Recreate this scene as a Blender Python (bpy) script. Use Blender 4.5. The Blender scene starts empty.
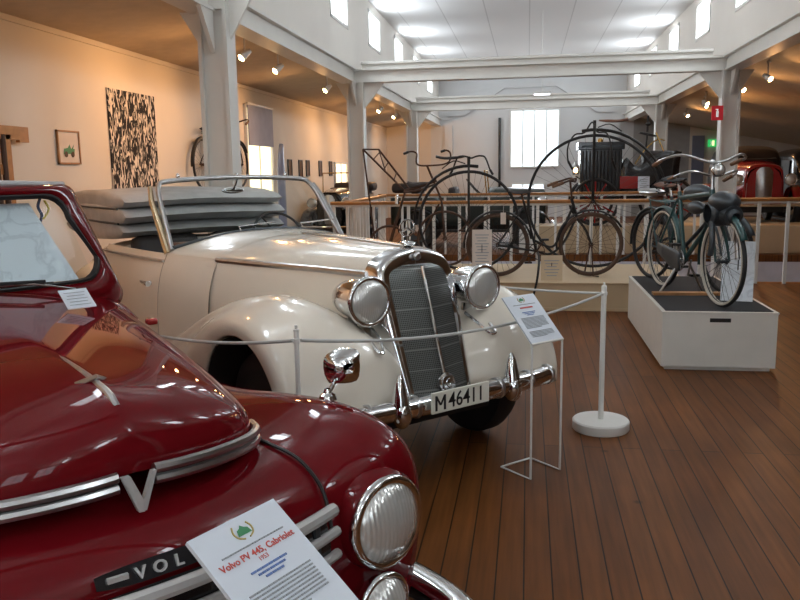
import bpy, bmesh, math, random
from mathutils import Vector, Matrix
PI = math.pi
rnd = random.Random(7)
scn = bpy.context.scene
COL = scn.collection

# ------------------------------------------------------------------ materials
def mat(name, color, rough=0.5, metal=0.0, coat=0.0, var=0.06, nscale=6.0, spec=0.5, bump=0.0, emis=None, estr=0.0, alpha=None, trans=0.0):
    m = bpy.data.materials.new(name); m.use_nodes = True
    nt = m.node_tree; b = nt.nodes['Principled BSDF']
    b.inputs['Roughness'].default_value = rough
    b.inputs['Metallic'].default_value = metal
    b.inputs['Coat Weight'].default_value = coat
    b.inputs['Coat Roughness'].default_value = 0.03
    b.inputs['Specular IOR Level'].default_value = spec
    b.inputs['Transmission Weight'].default_value = trans
    c = tuple(color) + (1.0,)
    b.inputs['Base Color'].default_value = c
    if var > 0:
        tc = nt.nodes.new('ShaderNodeTexCoord'); no = nt.nodes.new('ShaderNodeTexNoise')
        no.inputs['Scale'].default_value = nscale; no.inputs['Detail'].default_value = 4
        nt.links.new(tc.outputs['Object'], no.inputs['Vector'])
        rp = nt.nodes.new('ShaderNodeValToRGB')
        rp.color_ramp.elements[0].position = .3; rp.color_ramp.elements[1].position = .7
        rp.color_ramp.elements[0].color = tuple(max(0, x*(1-var)) for x in color) + (1,)
        rp.color_ramp.elements[1].color = tuple(min(1, x*(1+var)) for x in color) + (1,)
        nt.links.new(no.outputs['Fac'], rp.inputs['Fac']); nt.links.new(rp.outputs['Color'], b.inputs['Base Color'])
        if bump > 0:
            bp = nt.nodes.new('ShaderNodeBump'); bp.inputs['Strength'].default_value = bump
            nt.links.new(no.outputs['Fac'], bp.inputs['Height']); nt.links.new(bp.outputs['Normal'], b.inputs['Normal'])
    if emis:
        b.inputs['Emission Color'].default_value = tuple(emis) + (1,); b.inputs['Emission Strength'].default_value = estr
    return m

def glass_mat(name, tint=(.9,.95,.95), mixf=.12):
    m = bpy.data.materials.new(name); m.use_nodes = True; nt = m.node_tree
    for n in list(nt.nodes): nt.nodes.remove(n)
    out = nt.nodes.new('ShaderNodeOutputMaterial'); mx = nt.nodes.new('ShaderNodeMixShader')
    t = nt.nodes.new('ShaderNodeBsdfTransparent'); g = nt.nodes.new('ShaderNodeBsdfGlossy')
    t.inputs['Color'].default_value = tint + (1,); g.inputs['Roughness'].default_value = .02
    lw = nt.nodes.new('ShaderNodeLayerWeight'); lw.inputs['Blend'].default_value = mixf
    nt.links.new(lw.outputs['Fresnel'], mx.inputs['Fac']); nt.links.new(t.outputs[0], mx.inputs[1]); nt.links.new(g.outputs[0], mx.inputs[2])
    nt.links.new(mx.outputs[0], out.inputs['Surface'])
    return m

def floor_mat():
    m = bpy.data.materials.new('floor_boards'); m.use_nodes = True; nt = m.node_tree; b = nt.nodes['Principled BSDF']
    L = nt.links.new
    tc = nt.nodes.new('ShaderNodeTexCoord'); mp = nt.nodes.new('ShaderNodeMapping'); mp.inputs['Rotation'].default_value = (0, 0, PI/2)
    L(tc.outputs['Object'], mp.inputs['Vector'])
    br = nt.nodes.new('ShaderNodeTexBrick'); br.offset = .37; br.offset_frequency = 2; br.squash = 1
    for k, v in (('Scale', 1.0), ('Mortar Size', .0035), ('Mortar Smooth', .3), ('Bias', 0.0), ('Brick Width', 4.3), ('Row Height', .105)): br.inputs[k].default_value = v
    br.inputs['Color1'].default_value = (.125, .042, .011, 1); br.inputs['Color2'].default_value = (.175, .062, .016, 1); br.inputs['Mortar'].default_value = (.022, .009, .004, 1)
    L(mp.outputs[0], br.inputs['Vector'])
    mp2 = nt.nodes.new('ShaderNodeMapping'); mp2.inputs['Scale'].default_value = (22, 1.1, 1); L(tc.outputs['Object'], mp2.inputs['Vector'])
    no = nt.nodes.new('ShaderNodeTexNoise'); no.inputs['Scale'].default_value = 1.6; no.inputs['Detail'].default_value = 6; L(mp2.outputs[0], no.inputs['Vector'])
    no2 = nt.nodes.new('ShaderNodeTexNoise'); no2.inputs['Scale'].default_value = 1.1; no2.inputs['Detail'].default_value = 3; L(tc.outputs['Object'], no2.inputs['Vector'])
    vo = nt.nodes.new('ShaderNodeTexVoronoi'); vo.inputs['Scale'].default_value = 2.6; L(tc.outputs['Object'], vo.inputs['Vector'])
    kn = nt.nodes.new('ShaderNodeMapRange'); kn.inputs['From Min'].default_value = .02; kn.inputs['From Max'].default_value = .07; kn.inputs['To Min'].default_value = .45; kn.inputs['To Max'].default_value = 1; L(vo.outputs['Distance'], kn.inputs['Value'])
    r1 = nt.nodes.new('ShaderNodeMapRange'); r1.inputs['From Min'].default_value = .25; r1.inputs['From Max'].default_value = .75; r1.inputs['To Min'].default_value = .72; r1.inputs['To Max'].default_value = 1.25; L(no.outputs['Fac'], r1.inputs['Value'])
    r2 = nt.nodes.new('ShaderNodeMapRange'); r2.inputs['From Min'].default_value = .3; r2.inputs['From Max'].default_value = .7; r2.inputs['To Min'].default_value = .75; r2.inputs['To Max'].default_value = 1.2; L(no2.outputs['Fac'], r2.inputs['Value'])
    a = nt.nodes.new('ShaderNodeMath'); a.operation = 'MULTIPLY'; L(r1.outputs[0], a.inputs[0]); L(r2.outputs[0], a.inputs[1])
    a2 = nt.nodes.new('ShaderNodeMath'); a2.operation = 'MULTIPLY'; L(a.outputs[0], a2.inputs[0]); L(kn.outputs[0], a2.inputs[1])
    mx = nt.nodes.new('ShaderNodeVectorMath'); mx.operation = 'SCALE'; L(br.outputs['Color'], mx.inputs[0]); L(a2.outputs[0], mx.inputs['Scale'])
    L(mx.outputs[0], b.inputs['Base Color']); b.inputs['Roughness'].default_value = .45; b.inputs['Specular IOR Level'].default_value = .16
    bp = nt.nodes.new('ShaderNodeBump'); bp.inputs['Strength'].default_value = .25; bp.inputs['Distance'].default_value = .004; bp.invert = True
    L(br.outputs['Fac'], bp.inputs['Height']); L(bp.outputs[0], b.inputs['Normal'])
    return m

def ceiling_mat():
    m = mat('ceiling_panels', (.78, .77, .76), .7, var=.0); nt = m.node_tree; b = nt.nodes['Principled BSDF']; L = nt.links.new
    tc = nt.nodes.new('ShaderNodeTexCoord'); br = nt.nodes.new('ShaderNodeTexBrick'); br.offset = 0
    for k, v in (('Scale', 1.0), ('Mortar Size', .012), ('Brick Width', .85), ('Row Height', 40.0)): br.inputs[k].default_value = v
    br.inputs['Color1'].default_value = (.78,.775,.765,1); br.inputs['Color2'].default_value = (.75,.745,.735,1); br.inputs['Mortar'].default_value = (.58,.57,.56,1)
    L(tc.outputs['Object'], br.inputs['Vector']); L(br.outputs['Color'], b.inputs['Base Color'])
    return m

def poster_mat():
    m = mat('black_white_print', (.8,.8,.8), .9, var=0, spec=.05); nt = m.node_tree; b = nt.nodes['Principled BSDF']; L = nt.links.new
    tc = nt.nodes.new('ShaderNodeTexCoord'); mp = nt.nodes.new('ShaderNodeMapping'); mp.inputs['Scale'].default_value = (1, 11, 4); mp.inputs['Rotation'].default_value = (.5, 0, 0)
    L(tc.outputs['Object'], mp.inputs[0]); no = nt.nodes.new('ShaderNodeTexNoise'); no.inputs['Scale'].default_value = 1.6; no.inputs['Detail'].default_value = 3; no.inputs['Distortion'].default_value = 1.6
    L(mp.outputs[0], no.inputs['Vector']); rp = nt.nodes.new('ShaderNodeValToRGB')
    rp.color_ramp.elements[0].position = .50; rp.color_ramp.elements[0].color = (.03,.03,.035,1); rp.color_ramp.elements[1].position = .57; rp.color_ramp.elements[1].color = (.72,.66,.6,1)
    L(no.outputs['Fac'], rp.inputs[0]); L(rp.outputs[0], b.inputs['Base Color'])
    return m

def grille_mat():
    m = mat('grille_mesh', (.1,.1,.1), .35, metal=.6, var=0); nt = m.node_tree; b = nt.nodes['Principled BSDF']; L = nt.links.new
    tc = nt.nodes.new('ShaderNodeTexCoord'); sp = nt.nodes.new('ShaderNodeSeparateXYZ'); L(tc.outputs['Object'], sp.inputs[0])
    def stripes(sock, freq, thr):
        a = nt.nodes.new('ShaderNodeMath'); a.operation = 'MULTIPLY'; a.inputs[1].default_value = freq; L(sock, a.inputs[0])
        f = nt.nodes.new('ShaderNodeMath'); f.operation = 'FRACT'; L(a.outputs[0], f.inputs[0])
        g = nt.nodes.new('ShaderNodeMath'); g.operation = 'LESS_THAN'; g.inputs[1].default_value = thr; L(f.outputs[0], g.inputs[0]); return g.outputs[0]
    v = stripes(sp.outputs['X'], 110, .45); h = stripes(sp.outputs['Z'], 110, .4); hb = stripes(sp.outputs['Z'], 10.5, .05)
    mx = nt.nodes.new('ShaderNodeMath'); mx.operation = 'MAXIMUM'; L(v, mx.inputs[0]); L(h, mx.inputs[1])
    c = nt.nodes.new('ShaderNodeMixRGB'); c.inputs[1].default_value = (.012,.013,.012,1); c.inputs[2].default_value = (.17,.18,.17,1); L(mx.outputs[0], c.inputs[0])
    c2 = nt.nodes.new('ShaderNodeMixRGB'); c2.inputs[2].default_value = (.27,.28,.27,1); L(hb, c2.inputs[0]); L(c.outputs[0], c2.inputs[1])
    L(c2.outputs[0], b.inputs['Base Color'])
    return m

def lens_mat():
    m = mat('headlamp_lens', (.66,.66,.63), .2, metal=.5, var=0); nt = m.node_tree; b = nt.nodes['Principled BSDF']; L = nt.links.new
    tc = nt.nodes.new('ShaderNodeTexCoord'); wv = nt.nodes.new('ShaderNodeTexWave'); wv.bands_direction = 'X'; wv.inputs['Scale'].default_value = 28; wv.inputs['Distortion'].default_value = .4
    L(tc.outputs['Object'], wv.inputs['Vector']); bp = nt.nodes.new('ShaderNodeBump'); bp.inputs['Strength'].default_value = .18; bp.inputs['Distance'].default_value = .01
    L(wv.outputs['Fac'], bp.inputs['Height']); L(bp.outputs[0], b.inputs['Normal'])
    b.inputs['Coat Weight'].default_value = 1
    return m

def sketch_mat():
    m = mat('pencil_sheet', (.8,.84,.88), .6, var=0); nt = m.node_tree; b = nt.nodes['Principled BSDF']; L = nt.links.new
    tc = nt.nodes.new('ShaderNodeTexCoord'); no = nt.nodes.new('ShaderNodeTexNoise'); no.inputs['Scale'].default_value = 9; no.inputs['Detail'].default_value = 8; no.inputs['Distortion'].default_value = .8
    L(tc.outputs['Object'], no.inputs['Vector']); rp = nt.nodes.new('ShaderNodeValToRGB')
    e = rp.color_ramp.elements; e[0].position = .45; e[0].color = (.82,.87,.92,1); e[1].position = .56; e[1].color = (.82,.87,.92,1)
    x = e.new(.5); x.color = (.68,.73,.78,1)
    L(no.outputs['Fac'], rp.inputs[0]); L(rp.outputs[0], b.inputs['Base Color'])
    return m

M = dict(
 floor=floor_mat(), ceiling=ceiling_mat(),
 aisle_ceiling=mat('aisle_ceiling', (.55,.45,.33), .8), wall=mat('cream_wall', (.74,.68,.60), .8, var=.03, nscale=1.2),  # aisle ceiling's brown stands in for dim warm light on white
 upper=mat('upper_wall', (.76,.72,.66), .8, var=.03, nscale=1.0), endw=mat('grey_end_wall', (.66,.67,.67), .8, var=.03, nscale=.8),
 greywall=mat('grey_wall', (.36,.36,.35), .8), bluewall=mat('blue_grey_panel', (.2,.22,.3), .6), dark_wall=mat('brown_wall', (.16,.09,.05), .7),
 white=mat('white_paint', (.76,.75,.71), .45, var=.03), beam=mat('beam_paint', (.72,.70,.65), .5, var=.04, nscale=2),
 cream=mat('cream_car_paint', (.83,.76,.645), .22, coat=.7, var=.015), pale_metal=mat('pale_metal', (.62,.62,.61), .3, metal=.45), seam=mat('seam_shadow', (.30,.25,.2), .7), red=mat('dark_red_car_paint', (.13,.004,.007), .5, coat=.6, var=.03, spec=.0),
 bright_red=mat('bright_red_paint', (.33,.012,.012), .25, coat=.8), chrome=mat('chrome', (.72,.73,.74), .09, metal=1, var=.04, nscale=14),
 soft_chrome=mat('worn_chrome', (.5,.5,.5), .28, metal=1, var=.1, nscale=20), brass=mat('brass', (.6,.4,.13), .25, metal=1), gold_glint_chrome=mat('gold_glint_chrome', (.66,.55,.36), .2, metal=1), rubber=mat('black_rubber', (.012,.012,.013), .6), gloss_black=mat('gloss_black', (.012,.012,.014), .18, coat=.5),
 black=mat('black_iron', (.014,.012,.011), .45, metal=.2), rust=mat('rusty_iron', (.075,.035,.02), .6, metal=.3, var=.3, nscale=20), brown_tire=mat('brown_tyre', (.085,.045,.028), .7, var=.2),
 whitewall=mat('whitewall_tyre', (.48,.44,.37), .6), green=mat('teal_paint', (.02,.07,.07), .35, coat=.4), greyalu=mat('dull_alloy', (.06,.07,.078), .4, metal=.5, var=.15),
 leather=mat('brown_leather', (.13,.05,.025), .5, var=.15), dark_leather=mat('dark_leather', (.03,.022,.02), .55), cork=mat('brown_grip', (.16,.075,.035), .6), topcloth=mat('grey_canvas', (.5,.495,.485), .85, bump=.15, nscale=9, var=.1),
 plate=mat('plate_white', (.78,.78,.68), .45, var=.02), ink=mat('black_ink', (.012,.012,.012), .5, var=0), redink=mat('red_ink', (.55,.07,.05), .6, var=0), blueink=mat('blue_ink', (.12,.2,.45), .6, var=0), greyink=mat('grey_ink', (.3,.32,.33), .6, var=0),
 paper=mat('white_paper', (.66,.70,.76), .5, var=.02), warmpaper=mat('cream_paper', (.72,.62,.54), .6), beigepaper=mat('beige_card', (.62,.48,.32), .7), greenink=mat('green_ink', (.05,.24,.1), .6, var=0), goldink=mat('gold_ink', (.5,.38,.12), .6, var=0),
 plinth=mat('plinth_paint', (.66,.63,.57), .5, var=.03), platform=mat('beige_platform', (.56,.42,.26), .55, var=.04, nscale=2), felt=mat('black_felt', (.022,.022,.024), .9), rail=mat('varnished_handrail', (.40,.17,.05), .35, var=.15, nscale=12),
 wood=mat('orange_wood', (.36,.17,.06), .5, var=.2, nscale=12), darkwood=mat('dark_slat', (.06,.028,.016), .5, var=.2), grille=grille_mat(), lens=lens_mat(), sketch=sketch_mat(), poster=poster_mat(),
 glass=glass_mat('car_glass'), bulb=mat('bulb', (1,.8,.5), .4, var=0, emis=(1,.62,.26), estr=30), pane=mat('bright_pane', (.9,.95,1), .4, var=0, emis=(.86,.94,1.0), estr=5.0), endpane=mat('end_pane', (.85,.95,1), .4, var=0, emis=(.80,.94,1.0), estr=1.15), fillpane=mat('back_fill_pane', (.85,.92,1), .4, var=0, emis=(.82,.91,1.0), estr=2.6), warmpane=mat('sunny_pane', (1,.95,.8), .4, var=0, emis=(1,.83,.5), estr=1.6),
 blind=mat('blue_grey_blind', (.27,.28,.36), .7), blue=mat('pale_blue_gloss', (.22,.27,.42), .3, coat=.4), sign_red=mat('sign_red', (.55,.02,.03), .5, var=0, emis=(.8,.02,.04), estr=.12), sign_green=mat('sign_green', (.02,.42,.1), .5, var=0, emis=(.05,.8,.2), estr=.5), sign_yellow=mat('sign_lit', (.9,.9,.4), .5, var=0, emis=(.9,.95,.45), estr=1.0), sign_white=mat('sign_white', (.85,.85,.85), .5, var=0, emis=(.9,.9,.9), estr=.3),
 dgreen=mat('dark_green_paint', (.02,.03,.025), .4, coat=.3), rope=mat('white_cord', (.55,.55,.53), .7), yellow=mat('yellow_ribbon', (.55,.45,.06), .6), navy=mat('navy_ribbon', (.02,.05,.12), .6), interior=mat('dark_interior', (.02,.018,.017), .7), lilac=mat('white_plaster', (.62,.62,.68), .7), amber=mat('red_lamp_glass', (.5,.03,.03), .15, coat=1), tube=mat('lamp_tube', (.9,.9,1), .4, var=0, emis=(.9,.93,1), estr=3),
)

# ------------------------------------------------------------------ mesh building
def cr(p, n):
    """Catmull-Rom resampling through the points p"""
    P = [Vector(q) for q in p]
    if len(P) < 3 or n < 2: return P
    out = []
    for i in range(len(P)-1):
        p1, p2 = P[i], P[i+1]
        p0 = P[i-1] if i > 0 else p1*2-p2
        p3 = P[i+2] if i+2 < len(P) else p2*2-p1
        for k in range(n):
            t = k/n
            out.append(.5*((2*p1)+(p2-p0)*t+(2*p0-5*p1+4*p2-p3)*t*t+(3*p1-p0-3*p2+p3)*t**3))
    out.append(P[-1]); return out

class MB:
    def __init__(s): s.v = []; s.f = []
    def add(s, vs, fs):
        o = len(s.v); s.v += [Vector(v) for v in vs]; s.f += [tuple(i+o for i in f) for f in fs]; return s
    def box(s, c, d, rot=None):
        x, y, z = (q/2 for q in d); vs = [Vector((a*x, b*y, e*z)) for a in (-1,1) for b in (-1,1) for e in (-1,1)]
        if rot is not None: vs = [rot @ v for v in vs]
        return s.add([v+Vector(c) for v in vs], [(0,1,3,2),(4,6,7,5),(0,4,5,1),(2,3,7,6),(0,2,6,4),(1,5,7,3)])
    def b2(s, a, b): return s.box([(a[i]+b[i])/2 for i in range(3)], [abs(b[i]-a[i]) for i in range(3)])
    def tube(s, pts, r, n=8, closed=False, smooth=0, flat=None):
        P = [Vector(p) for p in pts]
        if smooth: P = cr(P, smooth)
        m = len(P); rad = r if isinstance(r, (list, tuple)) else [r]*m
        if isinstance(r, (list, tuple)) and len(r) != m: rad = [r[0]+(r[-1]-r[0])*i/(m-1) for i in range(m)]
        up = None; vs = []; fs = []
        for i, p in enumerate(P):
            t = (P[(i+1) % m]-P[i-1]) if closed else (P[min(i+1, m-1)]-P[max(i-1, 0)])
            t.normalize()
            if up is None:
                up = Vector((0,0,1)) if abs(t.z) < .9 else Vector((1,0,0))
            u = up-t*up.dot(t); u.normalize(); up = u; w = t.cross(u)
            for k in range(n):
                a = 2*PI*k/n; vs.append(p+(u*math.cos(a)*(flat or 1)+w*math.sin(a))*rad[i])
        q = m if closed else m-1
        for i in range(q):
            for k in range(n):
                a, b = i*n+k, i*n+(k+1) % n; c, d = ((i+1) % m)*n+(k+1) % n, ((i+1) % m)*n+k
                fs.append((a, b, c, d))
        if not closed: fs += [tuple(range(n))[::-1], tuple((m-1)*n+k for k in range(n))]
        return s.add(vs, fs)
    def lathe(s, prof, o=(0,0,0), axis=(0,0,1), n=24):
        ax = Vector(axis).normalized(); u = ax.orthogonal().normalized(); w = ax.cross(u); o = Vector(o); vs = []; fs = []
        for r, h in prof:
            for k in range(n):
                a = 2*PI*k/n; vs.append(o+ax*h+(u*math.cos(a)+w*math.sin(a))*max(r, 1e-4))
        for i in range(len(prof)-1):
            for k in range(n): fs.append((i*n+k, i*n+(k+1) % n, (i+1)*n+(k+1) % n, (i+1)*n+k))
        return s.add(vs, fs)
    def ring(s, c, axis, R, r, n=40, m=8):
        ax = Vector(axis).normalized(); u = ax.orthogonal().normalized(); w = ax.cross(u)
        return s.tube([Vector(c)+(u*math.cos(2*PI*i/n)+w*math.sin(2*PI*i/n))*R for i in range(n)], r, m, closed=True)
    def ell(s, c, d, n=16, m=10):
        vs = []; fs = []
        for i in range(m+1):
            t = PI*i/m
            for k in range(n): a = 2*PI*k/n; vs.append(Vector(c)+Vector((math.sin(t)*math.cos(a)*d[0], math.sin(t)*math.sin(a)*d[1], math.cos(t)*d[2])))
        for i in range(m):
            for k in range(n): fs.append((i*n+k, i*n+(k+1) % n, (i+1)*n+(k+1) % n, (i+1)*n+k))
        return s.add(vs, fs)
    def grid(s, rows, nu=1, nv=1, mirror=False):
        R = [cr(r, nu) if nu > 1 else [Vector(q) for q in r] for r in rows]
        if nv > 1:
            cols = [cr([r[j] for r in R], nv) for j in range(len(R[0]))]
            R = [[c[i] for c in cols] for i in range(len(cols[0]))]
        a, b = len(R), len(R[0]); fs = [(i*b+j, i*b+j+1, (i+1)*b+j+1, (i+1)*b+j) for i in range(a-1) for j in range(b-1)]
        vs = [p for r in R for p in r]; s.add(vs, fs)
        if mirror: s.add([Vector((-p.x, p.y, p.z)) for p in vs], [f[::-1] for f in fs])
        return s
    def prism(s, poly, ext):
        n = len(poly); e = Vector(ext); P = [Vector(p) for p in poly]
        return s.add(P+[p+e for p in P], [tuple(range(n))[::-1], tuple(range(n, 2*n))]+[(i, (i+1) % n, n+(i+1) % n, n+i) for i in range(n)])
    def build(s, name, m, parent=None, smooth=True, ang=38, thick=0, bevel=0, weld=1e-4, sub=0, crease=None):
        me = bpy.data.meshes.new(name); me.from_pydata([tuple(v) for v in s.v], [], s.f)
        bm = bmesh.new(); bm.from_mesh(me); bmesh.ops.remove_doubles(bm, verts=bm.verts, dist=weld)
        bmesh.ops.recalc_face_normals(bm, faces=bm.faces); bm.to_mesh(me); bm.free()
        me.materials.append(m)
        if crease:
            at_ = me.attributes.new('crease_edge', 'FLOAT', 'EDGE')
            for ed in me.edges:
                a, c = (me.vertices[i].co for i in ed.vertices)
                if abs(a.x) < 1e-4 and abs(c.x) < 1e-4 and max(a.y, c.y) < 1.0: at_.data[ed.index].value = crease
        if smooth:
            me.polygons.foreach_set('use_smooth', [True]*len(me.polygons)); me.set_sharp_from_angle(angle=math.radians(ang))
        o = bpy.data.objects.new(name, me); COL.objects.link(o)
        if parent is not None: o.parent = parent
        if thick:
            q = o.modifiers.new('thick', 'SOLIDIFY'); q.thickness = thick; q.offset = -1
        if bevel:
            q = o.modifiers.new('bevel', 'BEVEL'); q.width = bevel; q.segments = 2; q.limit_method = 'ANGLE'
        if sub:
            q = o.modifiers.new('smooth', 'SUBSURF'); q.levels = sub; q.render_levels = sub
        return o

def tag(o, label=None, cat=None, group=None, kind=None):
    if label: o['label'] = label
    if cat: o['category'] = cat
    if group: o['group'] = group
    if kind: o['kind'] = kind
    return o
def empty(name, label, cat, loc=(0,0,0), rz=0, group=None):
    o = bpy.data.objects.new(name, None); COL.objects.link(o); o.location = loc; o.rotation_euler = (0,0,rz); o.empty_display_size = .1
    return tag(o, label, cat, group)
def struct(name, mb, m, **k):
    return tag(mb.build(name, m, smooth=k.pop('smooth', False), **k), kind='structure')
def copy_tree(o, parent=None):
    c = o.copy(); COL.objects.link(c)
    if parent is not None: c.parent = parent
    for ch in list(o.children): copy_tree(ch, c)
    return c
def text_obj(name, body, size, m, parent, mx, extrude=.001, offset=0, sx=1.0):
    cu = bpy.data.curves.new(name, 'FONT'); cu.body = body; cu.size = size; cu.extrude = extrude; cu.offset = offset; cu.align_x = 'CENTER'; cu.align_y = 'CENTER'; cu.resolution_u = 3
    t = bpy.data.objects.new(name, cu); COL.objects.link(t)
    bpy.context.view_layer.update()
    me = bpy.data.meshes.new_from_object(t.evaluated_get(bpy.context.evaluated_depsgraph_get()))
    bpy.data.objects.remove(t); me.name = name; me.materials.clear(); me.materials.append(m)
    me.transform(mx @ Matrix.Diagonal((sx,1,1,1)))
    o = bpy.data.objects.new(name, me); COL.objects.link(o)
    if parent is not None: o.parent = parent
    return o
def frame_mx(o, x, y):
    """matrix with origin o, x axis x, y axis y"""
    x = Vector(x).normalized(); y = Vector(y); y = (y-x*y.dot(x)).normalized(); z = x.cross(y)
    m = Matrix.Identity(4)
    for i in range(3): m[i][0] = x[i]; m[i][1] = y[i]; m[i][2] = z[i]; m[i][3] = o[i]
    return m
R = math.radians
# ------------------------------------------------------------------ the hall
XL, XR, WL, WR, YE, YB = -3.07, 3.09, -4.66, 9.4, 26.4, -5.5      # column lines, outer walls, end walls
VY0, VY1 = 10.98, 14.5                                            # stair opening
b = MB(); b.b2((WL, YB, -.12), (WR, VY0, 0)); b.b2((WL, VY1, -.12), (WR, YE, 0)); b.b2((WL, VY0, -.12), (-2.55, VY1, 0)); b.b2((6.2, VY0, -.12), (WR, VY1, 0))
struct('floor', b, M['floor'])
struct('floor_lower', MB().b2((-2.55, VY0, -2.9), (6.2, VY1, -2.8)), M['lilac'])
b = MB(); b.b2((-2.55, VY1, -2.8), (6.2, VY1+.12, -.12)); b.b2((-2.55, VY0-.12, -2.8), (6.2, VY0, -.12)); b.b2((-2.67, VY0, -2.8), (-2.55, VY1, -.12)); b.b2((6.2, VY0, -2.8), (6.32, VY1, -.12))
struct('wall_stair_opening', b, M['lilac'])
struct('trim_1', MB().b2((-2.65, VY0-.04, -.13), (6.2, VY0+.02, .012)), M['rail'])
ZC = 4.61
struct('ceiling', MB().b2((XL-.1, YB, ZC), (XR+.2, YE, ZC+.12)), M['ceiling'])
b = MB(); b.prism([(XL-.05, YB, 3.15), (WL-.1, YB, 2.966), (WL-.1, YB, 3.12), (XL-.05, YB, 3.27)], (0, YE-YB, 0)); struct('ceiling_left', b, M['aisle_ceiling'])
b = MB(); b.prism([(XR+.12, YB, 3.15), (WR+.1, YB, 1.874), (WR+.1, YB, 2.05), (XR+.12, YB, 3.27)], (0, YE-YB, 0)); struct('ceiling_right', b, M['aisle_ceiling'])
struct('wall_left', MB().b2((WL-.15, YB, 0), (WL, YE, 3.2)), M['wall'])
struct('trim_2', MB().b2((WL, YB, 2.92), (WL+.025, YE, 2.975)), M['wall'])
struct('wall_right', MB().b2((WR, YB, 0), (WR+.15, YE, 2.2)), M['dark_wall'])
struct('wall_back', MB().b2((WL-.1, YB-.15, 0), (WR+.1, YB, ZC)), M['upper'])
struct('wall_end', MB().b2((XL-.1, YE, 0), (XR+.2, YE+.15, ZC)), M['endw'])
struct('wall_end_left', MB().b2((WL-.1, YE, 0), (XL-.1, YE+.15, 3.25)), M['wall'])
b = MB(); b.b2((XR+.2, YE, 0), (5.0, YE+.15, 3.25)); struct('wall_end_right', b, M['greywall'])
struct('wall_end_side', MB().b2((5.0, YE, 0), (WR, YE+.15, 3.25)), M['wall'])
tag(MB().b2((5.08, YE-.05, 0), (5.44, YE, 2.5)).build('door_1', M['bluewall'], smooth=False), kind='structure')
# clerestory walls with window openings
WY = [-4.86, -1.98, .91, 3.8, 6.68, 9.57, 12.46, 15.34, 18.23, 21.12, 24.0]
def clerestory(name, x0, x1, xin):
    b = MB(); last = YB
    for i, y in enumerate(WY):
        b.b2((x0, last, 3.15), (x1, y-.58, ZC)); b.b2((x0, y-.58, 3.15), (x1, y+.58, 3.81)); b.b2((x0, y-.58, 4.47), (x1, y+.58, ZC)); last = y+.58
    b.b2((x0, last, 3.15), (x1, YE, ZC)); struct(name, b, M['upper'])
clerestory('wall_clerestory_left', XL-.08, XL+.16, 1); clerestory('wall_clerestory_right', XR-.04, XR+.2, -1)
wi = 0
for side, xf, s in (('left', XL+.16, 1), ('right', XR-.04, -1)):
    for y in WY:
        wi += 1
        w = bpy.data.objects.new('window_%d' % wi, None); COL.objects.link(w); w.location = (xf, y, 3.81); tag(w, kind='structure')
        b = MB()
        for a, c in (((-.07*s, -.58, 0), (.012*s, -.53, .66)), ((-.07*s, .53, 0), (.012*s, .58, .66)), ((-.07*s, -.58, 0), (.012*s, .58, .05)), ((-.07*s, -.58, .61), (.012*s, .58, .66))): b.b2(a, c)
        b.build('window_frame', M['white'], w, smooth=False)
        MB().b2((-.06*s, -.54, .04), (-.05*s, .54, .62)).build('window_pane', M['pane'], w, smooth=False)
# columns, beams and brackets
for yi, Y in enumerate((-4.95, 1.2, 7.22, 13.3, 19.8)):
    for X, s, ow in ((XL+.22, 1, 1), (XR, -1, -1)):
        zb = -2.8 if abs(Y-13.3) < .1 and X > 0 else 0
        b = MB(); b.b2((X-.14, Y-.11, zb), (X-.105, Y+.11, 3.0)); b.b2((X+.105, Y-.11, zb), (X+.14, Y+.11, 3.0)); b.b2((X-.11, Y-.06, zb), (X+.11, Y+.06, 3.0))
        up = .34 if Y < 10 else 0; b.prism([(X+.13*s, Y-.02, 3.0+up), (X+.50*s, Y-.02, 3.0+up), (X+.13*s, Y-.02, 2.56+up*.5)], (0, .04, 0))
        if up: b.b2((X-.14, Y-.11, 3.0), (X+.14, Y+.11, 3.35))
        for q in (-1, 1): b.prism([(X-.02, Y+.1*q, 3.0), (X-.02, Y+.40*q, 3.0), (X-.02, Y+.1*q, 2.62)], (.04, 0, 0))
        b.prism([(X-.13*s, Y-.02, 3.0), (X-.34*s, Y-.02, 3.0), (X-.13*s, Y-.02, 2.66)], (0, .04, 0))
        struct('column', b, M['beam'])
    up = .36 if Y < 10 else 0
    b = MB(); b.b2((XL, Y-.1, 2.99+up), (XR+.1, Y+.1, 3.015+up)); b.b2((XL, Y-.04, 3.01+up), (XR+.1, Y+.04, 3.185+up)); b.b2((XL, Y-.12, 3.18+up), (XR+.1, Y+.12, 3.21+up)); b.b2((XL+.34, Y-.06, 3.20+up), (XR-.30, Y+.06, 3.29+up)); b.b2((XL+.33, Y-.11, 3.28+up), (XR-.29, Y+.11, 3.32+up))
    struct('cross_beam', b, M['beam'])
for X in (XL+.12, XR):
    b = MB(); b.b2((X-.13, YB, 2.985), (X+.13, YE, 3.015)); b.b2((X-.08, YB, 3.01), (X+.08, YE, 3.215)); b.b2((X-.14, YB, 3.195), (X+.14, YE, 3.225))
    struct('long_beam', b, M['beam'])
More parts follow.
